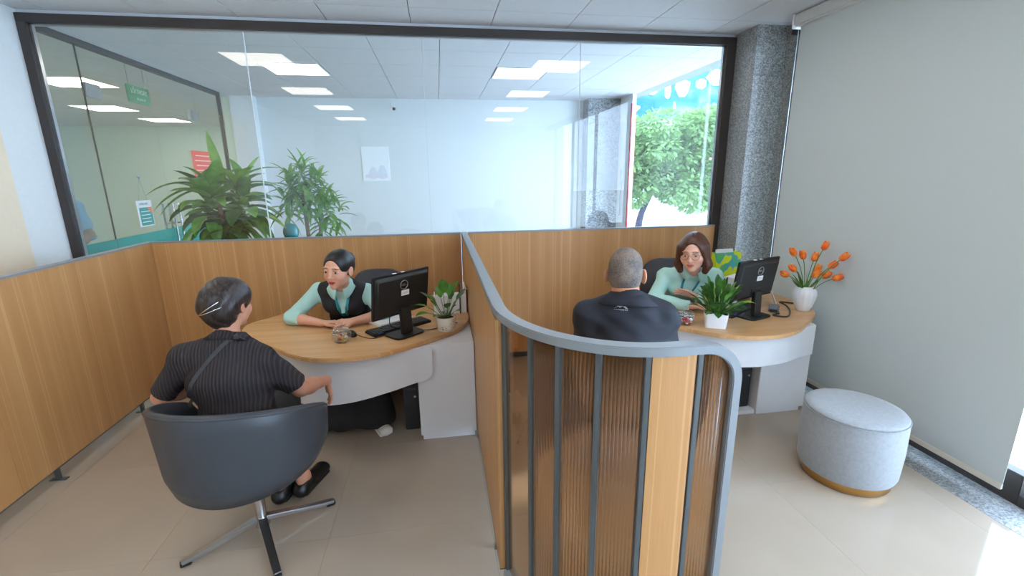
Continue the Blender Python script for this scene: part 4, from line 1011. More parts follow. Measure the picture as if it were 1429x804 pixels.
def axis(lo, hi, h, fine=None):
    out = [lo]; x = lo
    while x < hi:
        st = h
        if fine:
            for a, b, hf in fine:
                if a <= x <= b: st = min(st, hf)
        x += st; out.append(x)
    return np.array(out)
def sdf_obj(name, sd, mat, root, h=.005, fine=None, grow=0, noise=None, color=None, label=None, relax=1):
    lo, hi = sd.bounds(); lo = lo - max(grow, 0); hi = hi + max(grow, 0)
    ax = [axis(lo[q], hi[q], h, [(f[0][q], f[1][q], f[2]) for f in fine] if fine else None) for q in range(3)]
    V = sd.grid(*ax, grow=grow, noise=noise); pos, F = nets(V, *ax)
    F = F[(F >= 0).all(1)]
    for _ in range(relax):       # light smoothing
        acc = np.zeros_like(pos); n = np.zeros(len(pos))
        for a, b in ((0, 1), (1, 2), (2, 3), (3, 0)):
            np.add.at(acc, F[:, a], pos[F[:, b]]); np.add.at(acc, F[:, b], pos[F[:, a]]); np.add.at(n, F[:, a], 1); np.add.at(n, F[:, b], 1)
        pos = pos * .5 + .5 * acc / np.maximum(n, 1)[:, None]
    me = bpy.data.meshes.new(name); L = root.location
    me.vertices.add(len(pos)); me.vertices.foreach_set('co', (pos - np.array(L)).astype(np.float32).ravel())
    me.loops.add(F.size); me.loops.foreach_set('vertex_index', F.astype(np.int32).ravel())
    me.polygons.add(len(F)); me.polygons.foreach_set('loop_start', (np.arange(len(F)) * 4).astype(np.int32)); me.polygons.foreach_set('loop_total', np.full(len(F), 4, np.int32))
    me.update(calc_edges=True); me.polygons.foreach_set('use_smooth', np.ones(len(F), bool))
    if color is not None:
        at_ = me.color_attributes.new('tone', 'FLOAT_COLOR', 'POINT'); c = color(pos); at_.data.foreach_set('color', np.concatenate([c, np.ones((len(c), 1))], 1).astype(np.float32).ravel())
    o = link(name, me, mat, root)
    if label: o['label'] = label
    return o
def V3(*a): return Vector(a)
def scalp_ops(sd, g, ext=0):
    """head surface without face features, inflated by g: base of every hairdo"""
    sd.ell((0, -.020 - ext, .033), (.072 + g, .090 + g + ext, .080 + g), .01); sd.ell((0, .030, .028), (.060 + g, .054 + g, .062 + g), .03)
def drape(o, pts, d, off=.003):
    """lay points (world) onto mesh o, looking along d"""
    from mathutils.bvhtree import BVHTree
    os_ = o if isinstance(o, list) else [o]; L = os_[0].parent.location; d = Vector(d).normalized(); out = []
    bvs = [BVHTree.FromPolygons([v.co for v in q.data.vertices], [tuple(p.vertices) for p in q.data.polygons]) for q in os_]
    for p in pts:
        q = Vector(p) - L; hs = [h for h in (bv.ray_cast(q - d * .6, d, 1.2) for bv in bvs) if h[0] is not None]
        out.append((min(hs, key=lambda h: h[3])[0] if hs else q) - d * off)
    return out
# ---- skin material reads the painted tone (skin, lips, brows)
sk = NT('skin'); an = sk.n('ShaderNodeAttribute'); an.attribute_name = 'tone'; v_ = sk.coord(); nz_ = sk.noise(v_, 60, 3)
sk.base(sk.mix(1.0, an.outputs['Color'], sk.ramp(nz_, [(.3, (.93, .93, .93, 1)), (.7, (1, 1, 1, 1))]), 'MULTIPLY')); sk.set(rough=.5, spec=.4)
sk.p.inputs['Subsurface Weight'].default_value = .12; sk.p.inputs['Subsurface Radius'].default_value = (.012, .005, .003)
SKIN = sk.m
def hair_mat(name, dark, light, sc=(60, 60, 8)):
    t = NT(name); v = t.coord(sc); n = t.noise(v, 2, 4, .6); t.base(t.ramp(n, [(.35, srgb(*dark)), (.7, srgb(*light))])); t.set(rough=.38, spec=.45); t.bump(n, .5, .003); return t.m
def lerp(a, b, t): return a + (b - a) * t
HEAD_R = {}
def head_matrix(c, fwd, pitch=0, roll=0, s=1.0):
    yaw = math.atan2(-fwd[0], fwd[1])
    return Matrix.Translation(c) @ Matrix.Rotation(yaw, 4, 'Z') @ Matrix.Rotation(-pitch, 4, 'X') @ Matrix.Rotation(roll, 4, 'Y') @ Matrix.Scale(s, 4)
def head_ops(sd, Mh, s, jaw=1.0, cheek=1.0, ears=True):
    sd.frame(Mh, s)
    sd.ell((0, -.020, .033), (.072, .090, .080), .01)
    sd.ell((0, .030, .028), (.060, .054, .062), .03)
    sd.ell((0, .032, -.025), (.057 * cheek, .056, .060), .03)
    sd.ell((0, .030, -.068), (.046 * jaw, .052, .036), .03)
    sd.ell((0, .066, -.097), (.019 * jaw, .020, .016), .022)
    for x in (-1, 1):
        sd.ell((x * .036 * cheek, .056, -.032), (.023, .024, .024), .02)
        sd.ell((x * .026, .080, .024), (.024, .011, .007), .012)
        sd.ell((x * .031, .098, .004), (.018, .014, .011), .012, sub=True)
        sd.ell((x * .031, .079, .003), (.0165, .0135, .0125), .004)
        sd.ell((x * .031, .0955, .0025), (.0135, .008, .0040), .0015, Matrix.Rotation(-x * .10, 3, 'Y'), sub=True)
        sd.ell((x * .012, .097, -.033), (.0065, .008, .0065), .005)
        sd.ell((x * .0065, .103, -.041), (.0032, .004, .003), .002, sub=True)
        if ears:
            R = Matrix.Rotation(x * .35, 3, 'Z') @ Matrix.Rotation(.15, 3, 'X')
            sd.ell((x * .076, -.008, -.012), (.0065, .018, .030), .006, R)
            sd.ell((x * .083, -.003, -.009), (.0055, .010, .017), .004, R, sub=True)
    sd.cap((0, .088, .012), (0, .105, -.027), .0055, .0085, .012)
    sd.ell((0, .106, -.031), (.0095, .0095, .0085), .006)
    sd.ell((0, .087, -.0590), (.019, .0125, .0052), .007)
    sd.ell((0, .086, -.0670), (.0155, .0125, .0058), .006)
    sd.ell((0, .104, -.0628), (.022, .006, .0012), .002, sub=True)
    sd.frame(Matrix.Identity(4), 1.0)
def face_color(Mh, base, lips, brow=(.03, .02, .016), blush=.25, lid=None, scalp=None):
    Mi = np.array(Mh.inverted()); base = np.array(base[:3]); lips = np.array(lips[:3]); brow = np.array(brow)
    def f(pos):
        p = pos @ Mi[:3, :3].T + Mi[:3, 3]; x, y, z = np.abs(p[:, 0]), p[:, 1], p[:, 2]; c = np.tile(base, (len(pos), 1))
        def blend(m, col): c[:] = c * (1 - m[:, None]) + col * m[:, None]
        front = np.clip((y - .05) / .02, 0, 1) * (np.abs(p[:, 2]) < .2)
        bl = np.exp(-(((x - .040) / .022) ** 2 + ((z + .030) / .020) ** 2)) * front; blend(bl * blush, base * np.array([1.05, .72, .66]))
        q = (x / .0205) ** 2 + ((z + .0628 - .002 * (x / .02) ** 2) / .0090) ** 2; m = np.clip((1.25 - q) / .3, 0, 1) * np.clip((y - .078) / .006, 0, 1); blend(m * .95, lips)
        bz = .0265 - .004 * ((x - .026) / .018) ** 2; m = np.clip(1.3 - (((x - .030) / .0185) ** 4 + ((z - bz) / .0034) ** 2), 0, 1) * front; blend(m * .85, brow)
        m = np.clip(1.3 - (((x - .031) / .0165) ** 2 + ((z - .0085 + .12 * (x - .031) ** 2 / .016) / .0022) ** 2), 0, 1) * front; blend(m * .9, brow)
        m = np.clip(1 - np.abs(z + .0628) / .0012, 0, 1) * (x < .021) * np.clip((y - .08) / .006, 0, 1); blend(m * .6, lips * .35)
        return c
    return f
def eyes(root, Mh, s, look=0.0, down=0.0):
    for x in (-1, 1):
        c = Mh @ Vector((x * .031, .0795, .002)); R3 = Mh.to_3x3().normalized() @ Matrix.Rotation(look, 3, 'Z') @ Matrix.Rotation(-down, 3, 'X'); L = root.location
        e = part('eye', MB().ball(c - L, .0122 * s, 18, 14, R3), plain('eye_white', (226, 222, 216), .2), root, smooth=True)
        d = R3 @ Vector((0, 1, 0)); mb = MB(); 
        mb.lathe([(0, .01240 * s), (.0032 * s, .01200 * s), (.0062 * s, .01080 * s), (.0062 * s, .0100 * s), (0, .0100 * s)], 18, c - L, d.to_track_quat('Z', 'Y').to_matrix())
        part('iris', mb, plain('dark_iris', (34, 22, 18), .15), e, smooth='auto')
def hand_ops(sd, W, d, n, thumb=1, s=1.0, curl=.5, spread=.06, thumb_in=.3, lens=(.062, .072, .067, .052)):
    """W wrist, d towards fingers, n palm-facing direction; thumb on side thumb*(d x n)"""
    d = Vector(d).normalized(); n = Vector(n); n = (n - d * n.dot(d)).normalized(); t = d.cross(n) * thumb; W = Vector(W)
    sd.ecap(W + d * .004 * s, W + d * .078 * s, (.026 * s, .017 * s), (.038 * s, .0125 * s), t, .012)
    for q, L in enumerate(lens):
        o = (.029 - .0195 * q) * s; b = W + d * .082 * s + t * o - n * .002; a = d + t * spread * (1.5 - q); a.normalize(); r = (.0085 - .0006 * (q == 3)) * s; cc = 0
        for j, fr_ in enumerate((.45, .31, .24)):
            cc += curl * (.7, 1.0, .8)[j]; dd = (a * math.cos(cc) + n * math.sin(cc)).normalized(); e = b + dd * L * s * fr_
            sd.cap(b, e, r, r * .93, .0035 if j else .007); b = e; r *= .93
    b = W + d * .020 * s + t * .024 * s; d1 = (d * .72 + t * .62 + n * .35 * thumb_in).normalized(); e = b + d1 * .038 * s; sd.cap(b, e, .013 * s, .0105 * s, .010)
    d2 = (d * .9 + t * (.25 - thumb_in * .5) + n * .5 * thumb_in).normalized(); e2 = e + d2 * .030 * s; sd.cap(e, e2, .0100 * s, .0095 * s, .005)
    d3 = (d * .95 + t * (.1 - thumb_in * .6) + n * .6 * thumb_in).normalized(); sd.cap(e2, e2 + d3 * .022 * s, .0092 * s, .0075 * s, .004)
def torso_ops(sd, P, g=0, female=True, w=1.0):
    SL, SR, HL, HR, NB, PE, WA, CH = [P[k] for k in ('SL', 'SR', 'HL', 'HR', 'NB', 'PE', 'WA', 'CH')]
    side = (SR - SL).normalized(); fw = P['fw']
    sd.ecap(lerp(PE, HL, .6), lerp(PE, HR, .6), (.10 + g, .105 + g), (.10 + g, .105 + g), fw, .04)
    sd.ecap(PE, WA, ((.150 if female else .155) * w + g, .105 * w + g), (.128 * w + g, .095 * w + g), side, .05)
    sd.ecap(WA, CH, (.128 * w + g, .095 * w + g), (.148 * w + g, .098 * w + g), side, .05)
    sh = NB - (NB - CH) * .22
    sd.ecap(CH, sh, (.148 * w + g, .095 * w + g), (.11 * w + g, .062 * w + g), side, .05)
    for S in (SL, SR):
        sd.cap(S, lerp(S, NB, .8) - V3(0, 0, .012), .050 * w + g, .044 + g, .035)
        sd.cap(lerp(S, NB, .45) - V3(0, 0, .03), NB + V3(0, 0, .015), .045 + g, .036 + g, .04)
    if female:
        for x in (-1, 1): sd.ell(CH + side * x * .068 + fw * .070 - V3(0, 0, .02), (.058 + g, .058 + g, .055 + g), .04)
def arm_ops(sd, S, E, W, g=0, up=True, fore=True, s=1.0):
    if up: sd.cap(S, E, .047 * s + g, .037 * s + g, .03)
    if fore:
        m = lerp(E, W, .3); sd.cap(E, m, .037 * s + g, .038 * s + g, .02); sd.cap(m, W, .037 * s + g, .0235 * s + g, .02)
def leg_ops(sd, H, K, A, g=0, th=True, sh=True, s=1.0):
    if th: sd.cap(H, K, .082 * s + g, .055 * s + g, .04)
    if sh: m = lerp(K, A, .32); sd.cap(K, m, .052 * s + g, .053 * s + g, .03); sd.cap(m, A, .052 * s + g, .033 * s + g, .03)
def foot_ops(sd, A, toe, g=0):
    A = Vector(A); toe = Vector(toe); d = (toe - A); d.z = 0; d.normalize(); heel = V3(A.x, A.y, .032) - d * .028
    sd.cap(A, heel, .032 + g, .028 + g, .03); sd.ecap(heel, V3(toe.x, toe.y, .024) - d * .03, (.030 + g, .026 + g), (.040 + g, .020 + g), d.cross(V3(0, 0, 1)), .03)
def shoe(root, A, toe, mat, name='shoe', high=False, strap=False):
    A = Vector(A); toe = Vector(toe); d = (toe - A); d.z = 0; d.normalize(); side = d.cross(V3(0, 0, 1)); heel = V3(A.x, A.y, .036) - d * .032
    sd = Sdf(); sd.ecap(heel + V3(0, 0, .006), V3(toe.x, toe.y, .034) - d * .035, (.038, .042), (.046, .032), side, .02); sd.cap(heel + V3(0, 0, .01), A - V3(0, 0, .01), .040, .040, .02)
    if not high: sd.ecap(heel + V3(0, 0, .062), V3(A.x, A.y, .098) + d * .010, (.028, .024), (.026, .022), side, .010, sub=True)
    sd.half(V3(A.x, A.y, .004) + d * .05, (0, 0, -1), .25)
    o = sdf_obj(name, sd, mat, root, .004)
    s2 = Sdf(); s2.ecap(V3(heel.x, heel.y, .012), V3(toe.x, toe.y, .012) - d * .035, (.038, .012), (.048, .012), side, .01); s2.half(V3(A.x, A.y, .002) + d * .05, (0, 0, -1), .25); s2.half(V3(A.x, A.y, .018) + d * .05, (0, 0, 1), .25)
    sdf_obj('sole', s2, BLACKP if not high else WHITEP, o if False else root, .004)
    if strap:
        q = A + d * .05; L = root.location
        part('shoe_strap', MB().sweep([q + side * .044 + V3(0, 0, .035) - L - V3(0, 0, A.z), q + side * .02 + V3(0, 0, .078 - A.z) - L, q - side * .02 + V3(0, 0, .078 - A.z) - L, q - side * .044 + V3(0, 0, .035 - A.z) - L], [(-.012, -.003), (.012, -.003), (.012, .003), (-.012, .003)], normals=d), mat, root)
    return o
def cloth(name, rgb, stripes=None, rough=.8, bump=.12):
    t = NT(name); v = t.coord(); n = t.noise(v, 180, 2); c = srgb(*rgb); base = t.ramp(n, [(.3, tuple(x * .95 for x in c[:3]) + (1,)), (.7, c)])
    t.set(rough=rough)
    if stripes:
        wv = t.n('ShaderNodeTexWave'); wv.bands_direction = 'X'; wv.inputs['Scale'].default_value = stripes[0]; wv.inputs['Distortion'].default_value = .4; t.l(v, wv.inputs['Vector'])
        base = t.mix(t.ramp(wv.outputs['Fac'], [(.55, (0, 0, 0, 1)), (.8, (1, 1, 1, 1))]), base, srgb(*stripes[1]))
        t.bump(wv.outputs['Fac'], .5, .004)
    else: t.bump(t.noise(v, 14, 3), bump, .02)
    t.base(base); return t.m
def wrinkle(amp=.003, f=38, ph=0):
    return lambda X, Y, Z: amp * np.sin(f * (X + .6 * Z) + 3 * np.sin(17 * Z + ph)) * np.sin(f * .7 * (Y - .8 * Z) + ph + 2 * np.sin(13 * X))
def pose(SL, SR, HL, HR, NB, fw, CH=None, WA=None):
    P = dict(SL=Vector(SL), SR=Vector(SR), HL=Vector(HL), HR=Vector(HR), NB=Vector(NB), fw=Vector(fw).normalized()); P['PE'] = (P['HL'] + P['HR']) / 2 + V3(0, 0, .03)
    sc_ = (P['SL'] + P['SR']) / 2; P['CH'] = Vector(CH) if CH else lerp(P['PE'], P['NB'], .66); P['WA'] = Vector(WA) if WA else lerp(P['PE'], P['CH'], .42); return P
def collar(root, NB, up, fw, mat, r=.062, drop=.045, h=.028, spread=.5, point=.055, gap=.35, name='collar', flap=.030):
    """folded shirt collar: stand plus turned-down flap, open at the front"""
    up = Vector(up).normalized(); fw = Vector(fw); fw = (fw - up * fw.dot(up)).normalized(); sd_ = fw.cross(up); NB = Vector(NB) - root.location; mb = MB(); N = 36; rows = []
    for i in range(N + 1):
        a = gap + (2 * PI - 2 * gap) * i / N; f = abs(math.cos(a / 2)); d = fw * math.cos(a) + sd_ * math.sin(a)
        fr_ = max(0, math.cos(a)) ** 2; dr = drop + point * fr_
        top = NB + d * (r + .004) * (1 + .10 * fr_) + up * (h - .030 * fr_); inn = NB + d * r * (1 + .08 * fr_) + up * (-.012 - .02 * fr_)
        out = NB + d * (r + flap * (1 + .5 * abs(math.sin(a))) + .022 * spread * fr_) + up * (h - dr - .012 * fr_); o2 = out - d * .004 - up * .003
        rows.append((inn, top - d * .002, top + d * .003, out, o2, top + d * .0 - up * .006))
    for r_ in rows: mb.v += [tuple(x) for x in r_]
    m = 6
    for i in range(N):
        for q in range(m): mb.f.append((i * m + q, i * m + (q + 1) % m, (i + 1) * m + (q + 1) % m, (i + 1) * m + q))
    mb.f += [tuple(range(m))[::-1], tuple(range(N * m, N * m + m))]
    return part(name, mb, mat, root, smooth=True)
def lanyard(root, pts, mat, w=.009, name='lanyard', on=None, d=None):
    L = root.location; P = smooth_path([Vector(p) - L for p in pts], 6)
    if on is not None: P = P[:4] + drape(on, [p + L for p in P[4:]], d, .004); mb = MB(); mb.sweep(P, [(-w, -.0012), (w, -.0012), (w, .0012), (-w, .0012)], normals=(1, .15, 0)); return part(name, mb, mat, root)
BLK = cloth('black_cloth', (30, 31, 34)); MINT = cloth('mint_shirt_cloth', (178, 222, 213), bump=.2); WCOAT = cloth('black_waistcoat_cloth', (34, 34, 38), bump=.06)
HB = hair_mat('black_hair', (12, 11, 12), (44, 40, 40)); HBR = hair_mat('brown_hair', (50, 28, 20), (104, 62, 44)); HCU = hair_mat('dark_greying_hair', (17, 13, 13), (66, 52, 47))
SK1 = srgb(226, 170, 142); SK2 = srgb(232, 178, 152); SK3 = srgb(206, 146, 112); SK4 = srgb(196, 138, 110)

# ---------------------------------------------------------------- staff member in the black waistcoat, left desk
def staff_one():
    r = thing('person', 'woman in a mint shirt and black waistcoat, hair tied back, forearms on the left desk', 'person', (-.70, 3.48, 0))
    fw = V3(-.05, -1, 0).normalized()
    P = pose((-.545, 3.36, .885), (-.865, 3.37, .905), (-.60, 3.56, .50), (-.80, 3.56, .50), (-.70, 3.315, .955), fw, CH=(-.70, 3.39, .83), WA=(-.70, 3.50, .66))
    EL, WL = V3(-.42, 3.25, .742), V3(-.610, 3.155, .733); ER, WR = V3(-1.055, 3.29, .742), V3(-.83, 3.165, .728)
    hc = V3(-.680, 3.165, 1.098); Mh = head_matrix(hc, (-.34, -.94, 0), math.radians(4), math.radians(-3), 1.10)
    sd = Sdf(); torso_ops(sd, P, -.004, True, .92); arm_ops(sd, P['SL'], EL, WL); arm_ops(sd, P['SR'], ER, WR)
    sd.cap(P['NB'] - V3(0, 0, .02), Mh @ V3(0, -.022, -.055), .047, .050, .03); head_ops(sd, Mh, 1.10, .92, .98)
    hand_ops(sd, WL, (-.90, -.18, -.02), (-.1, .3, -1), 1, .98, .35, .03, .6); hand_ops(sd, WR, (1, .05, -.01), (0, -.1, -1), -1, .98, .30, .03, .5)
    leg_ops(sd, P['HL'], V3(-.58, 3.13, .50), V3(-.50, 3.00, .10)); leg_ops(sd, P['HR'], V3(-.86, 3.13, .50), V3(-.90, 3.02, .10))
    foot_ops(sd, (-.50, 3.0, .09), (-.41, 2.86, .03)); foot_ops(sd, (-.90, 3.02, .09), (-.93, 2.88, .03))
    sdf_obj('body', sd, SKIN, r, .0055, fine=[(hc - V3(.13, .13, .14), hc + V3(.13, .13, .15), .0026), ((-.95, 3.05, .70), (-.5, 3.25, .80), .0035)], color=face_color(Mh, SK1, srgb(178, 34, 44), blush=.3))
    eyes(r, Mh, 1.10, math.radians(16), .12)
    sd = Sdf(); torso_ops(sd, P, .006, True, .92); arm_ops(sd, P['SL'], EL, WL, .009, fore=False); arm_ops(sd, P['SR'], ER, WR, .010, fore=False)
    sd.cap(ER, lerp(ER, WR, .32), .050, .048, .02); sd.cap(EL, lerp(EL, WL, .32), .050, .047, .02)
    sd.half(lerp(ER, WR, .34), WR - ER, .062, .002); sd.half(lerp(EL, WL, .34), WL - EL, .062, .002)
    sd.ecap(P['NB'] + V3(0, -.02, .02), P['NB'] + V3(0, -.05, .08), (.050, .048), (.055, .055), V3(1, 0, 0), .01, sub=True)
    sh1 = sdf_obj('shirt', sd, MINT, r, .0055, noise=wrinkle(.0035))
    collar(r, P['NB'] + V3(0, -.018, .012), (0, -.30, .95), fw, MINT, .055, .040, .030, .8, .060, .30)
    sd = Sdf(); torso_ops(sd, P, .013, True, .92)
    for S, E in ((P['SL'], EL), (P['SR'], ER)): sd.cap(S + (E - S) * .10 + (P['SL'] + P['SR'] - 2 * S).normalized() * -.016 * 1, E, .062, .062, .006, sub=True)
    sd.cap(P['NB'] + V3(0, -.02, .03), P['CH'] + V3(0, -.14, -.13), .075, .018, .008, sub=True)
    vest = sdf_obj('waistcoat', sd, WCOAT, r, .0055)
    part('shirt_placket', MB().sweep([P['NB'] - r.location + V3(0, -.055, -.03), P['CH'] - r.location + V3(0, -.110, .03), P['CH'] - r.location + V3(0, -.128, -.07)], [(-.012, -.0015), (.012, -.0015), (.012, .0015), (-.012, .0015)], normals=(1, 0, 0)), MINT, r)
    TE = plain('teal_lanyard', (32, 140, 160), .5)
    lanyard(r, [P['NB'] + V3(.052, -.022, .01), P['NB'] + V3(.048, -.085, -.055), P['CH'] + V3(.030, -.145, -.02), P['CH'] + V3(.012, -.155, -.11)], TE, on=[vest, sh1], d=(0, 1, 0)); lanyard(r, [P['NB'] + V3(-.052, -.022, .01), P['NB'] + V3(-.048, -.085, -.055), P['CH'] + V3(-.030, -.145, -.02), P['CH'] + V3(-.012, -.155, -.11)], TE, on=[vest, sh1], d=(0, 1, 0))
    sd = Sdf().frame(Mh, 1.10); scalp_ops(sd, .005); sd.ell((0, -.055, .0), (.068, .062, .064), .03)
    sd.ell((0, .122, -.030), (.068, .094, .112), .012, sub=True)
    for x in (-1, 1): sd.ell((x * .085, .006, -.034), (.03, .036, .038), .006, sub=True)
    sd.ell((0, -.118, .034), (.044, .032, .044), .012); sdf_obj('hair', sd, HB, r, .004)
    sd = Sdf(); torso_ops(sd, P, .010, True, .9); 
    for sx, Kn, An in ((1, V3(-.57, 3.10, .49), V3(-.49, 3.0, .09)), (-1, V3(-.87, 3.10, .49), V3(-.90, 3.0, .09)), (0, V3(-.72, 3.12, .47), V3(-.70, 3.0, .11))):
        sd.cap(P['HL'] if sx > 0 else (P['HR'] if sx < 0 else P['PE']), Kn, .100, .095, .05); sd.cap(Kn, An, .105, .125, .08)
    sd.half(P['PE'] + V3(0, 0, .10), (0, 0, 1), 1.2); sd.half((-.70, 3.05, .045), (0, 0, -1), .6)
    sdf_obj('wide_trousers', sd, BLK, r, .008, noise=wrinkle(.005, 30))
    shoe(r, (-.49, 3.00, .09), (-.405, 2.845, .03), plain('white_shoe', (224, 220, 208), .5), high=True); shoe(r, (-.90, 3.02, .09), (-.93, 2.86, .03), MATS['white_shoe'], high=True)
    sd = Sdf(); sd.cap(WR + V3(.01, 0, 0), WR + V3(.012, 0, 0), .029, .029, .001)
    return r
staff_one()
# ---------------------------------------------------------------- staff member with glasses, right desk
def staff_two():
    r = thing('person', 'woman with brown bob, glasses and mint shirt, arms folded on the right desk', 'person', (1.90, 3.42, 0))
    fw = V3(-.35, -.93, 0).normalized()
    P = pose((2.10, 3.23, .905), (1.735, 3.31, .905), (2.0, 3.50, .50), (1.80, 3.50, .50), (1.905, 3.215, .965), fw, CH=(1.905, 3.31, .83), WA=(1.90, 3.44, .66))
    EL, WL = V3(2.06, 3.06, .742), V3(1.865, 3.09, .79); ER, WR = V3(1.60, 3.22, .745), V3(1.815, 3.03, .735)
    hc = V3(1.808, 3.06, 1.136); Mh = head_matrix(hc, (-.66, -.75, 0), math.radians(9), math.radians(3), 1.14)
    sd = Sdf(); torso_ops(sd, P, -.004, True, 1.0); arm_ops(sd, P['SL'], EL, WL); arm_ops(sd, P['SR'], ER, WR)
    sd.cap(P['NB'] - V3(0, 0, .02), Mh @ V3(0, -.022, -.055), .049, .050, .03); head_ops(sd, Mh, 1.14, 1.14, 1.15)
    hand_ops(sd, WL, (-.80, .30, .28), (.1, -.5, -.6), 1, 1.0, .15, .16, .2); hand_ops(sd, WR, (.90, -.15, .02), (0, -.1, -1), -1, 1.0, .45, .05, .5)
    leg_ops(sd, P['HL'], V3(1.88, 3.08, .50), V3(1.86, 3.05, .10)); leg_ops(sd, P['HR'], V3(1.68, 3.08, .50), V3(1.66, 3.05, .10))
    foot_ops(sd, (1.86, 3.05, .09), (1.84, 2.9, .03)); foot_ops(sd, (1.66, 3.05, .09), (1.62, 2.9, .03))
    sdf_obj('body', sd, SKIN, r, .0055, fine=[(hc - V3(.13, .13, .14), hc + V3(.13, .13, .15), .0026), ((1.66, 2.95, .70), (2.0, 3.2, .88), .0035)], color=face_color(Mh, SK2, srgb(196, 92, 84), brow=(.09, .05, .035), blush=.3))
    eyes(r, Mh, 1.14, math.radians(10), .25)
    sd = Sdf(); torso_ops(sd, P, .010, True, 1.0); arm_ops(sd, P['SL'], EL, WL, .011, fore=False); arm_ops(sd, P['SR'], ER, WR, .012, fore=False)
    for E, W in ((ER, WR), (EL, WL)): sd.cap(E, lerp(E, W, .4), .049, .049, .02); sd.cap(lerp(E, W, .4), lerp(E, W, .93), .049, .037, .02); sd.half(lerp(E, W, .93), W - E, .06)
    sd.ecap(P['NB'] + V3(-.01, -.02, .02), P['NB'] + V3(-.02, -.05, .08), (.052, .050), (.058, .058), V3(1, 0, 0), .01, sub=True)
    sd.cap(P['NB'] + fw * .06 - V3(0, 0, .0), P['NB'] + fw * .11 - V3(0, 0, .075), .030, .006, .006, sub=True)
    shirt_ = sdf_obj('shirt', sd, MINT, r, .0055, noise=wrinkle(.004, 34, 2))
    collar(r, P['NB'] + fw * .018 + V3(0, 0, .010), (-.1, -.30, .95), fw, MINT, .058, .030, .026, .7, .045, .42)
    TE = plain('teal_lanyard', (32, 140, 160), .5); sv = fw.cross(V3(0, 0, 1))
    for x in (-1, 1): lanyard(r, [P['NB'] + sv * x * .062 + fw * .02 + V3(0, 0, .012), P['NB'] + sv * x * .062 + fw * .095 - V3(0, 0, .05), P['CH'] + sv * x * .045 + fw * .148 + V3(0, 0, -.01), P['CH'] + sv * x * .012 + fw * .155 - V3(0, 0, .050)], TE, on=shirt_, d=fw * -1)
    sd = Sdf().frame(Mh, 1.14); scalp_ops(sd, .011); sd.ell((0, -.055, -.035), (.092, .062, .100), .04)
    for x in (-1, 1): sd.ecap((x * .074, .015, .04), (x * .090, .020, -.075), (.022, .042), (.022, .034), (1, 0, 0), .03); sd.cap((x * .090, .022, -.075), (x * .076, .034, -.115), .028, .020, .02)
    sd.ell((-.010, .122, -.026), (.066, .098, .112), .008, sub=True); sd.cap((.012, .06, .115), (.012, -.03, .130), .004, .004, .006, sub=True)
    sd.cap((0, -.03, -.10), (0, .05, -.17), .052, .06, .01, sub=True)
    sdf_obj('hair', sd, HBR, r, .004)
    g = link('glasses', None, None, r); bpy.data.objects.remove(g)
    mb = MB()
    for x in (-1, 1):
        mb.tube([Mh @ V3(x * .033 + .0235 * math.cos(a), .1035 - .05 * abs(.0235 * math.cos(a) * x + 0) - (.006 if math.cos(a) * x > 0 else 0) * abs(math.cos(a)), .000 + .0215 * math.sin(a)) - r.location for a in [2 * PI * i / 28 for i in range(28)]], .0012, 6, closed=True)
        mb.tube([Mh @ V3(x * .057, .094, .004) - r.location, Mh @ V3(x * .078, .02, .004) - r.location], .0012, 6)
    mb.tube([Mh @ V3(-.0095, .103, .003) - r.location, Mh @ V3(0, .106, .006) - r.location, Mh @ V3(.0095, .103, .003) - r.location], .0012, 6)
    part('glasses_frame', mb, plain('dark_metal_frame', (70, 56, 52), .3, .6), r, smooth=True)
    sd = Sdf(); torso_ops(sd, P, .012, True, .98)
    for H, Kn, An in ((P['HL'], V3(1.88, 3.08, .50), V3(1.86, 3.05, .09)), (P['HR'], V3(1.68, 3.08, .50), V3(1.66, 3.05, .09))): sd.cap(H, Kn, .098, .08, .05); sd.cap(Kn, An, .08, .065, .04)
    sd.half(P['PE'] + V3(0, 0, .08), (0, 0, 1), 1.2); sdf_obj('trousers', sd, BLK, r, .009)
    shoe(r, (1.86, 3.05, .09), (1.84, 2.90, .03), BLACKP); shoe(r, (1.66, 3.05, .09), (1.62, 2.90, .03), BLACKP)
    return r
staff_two()
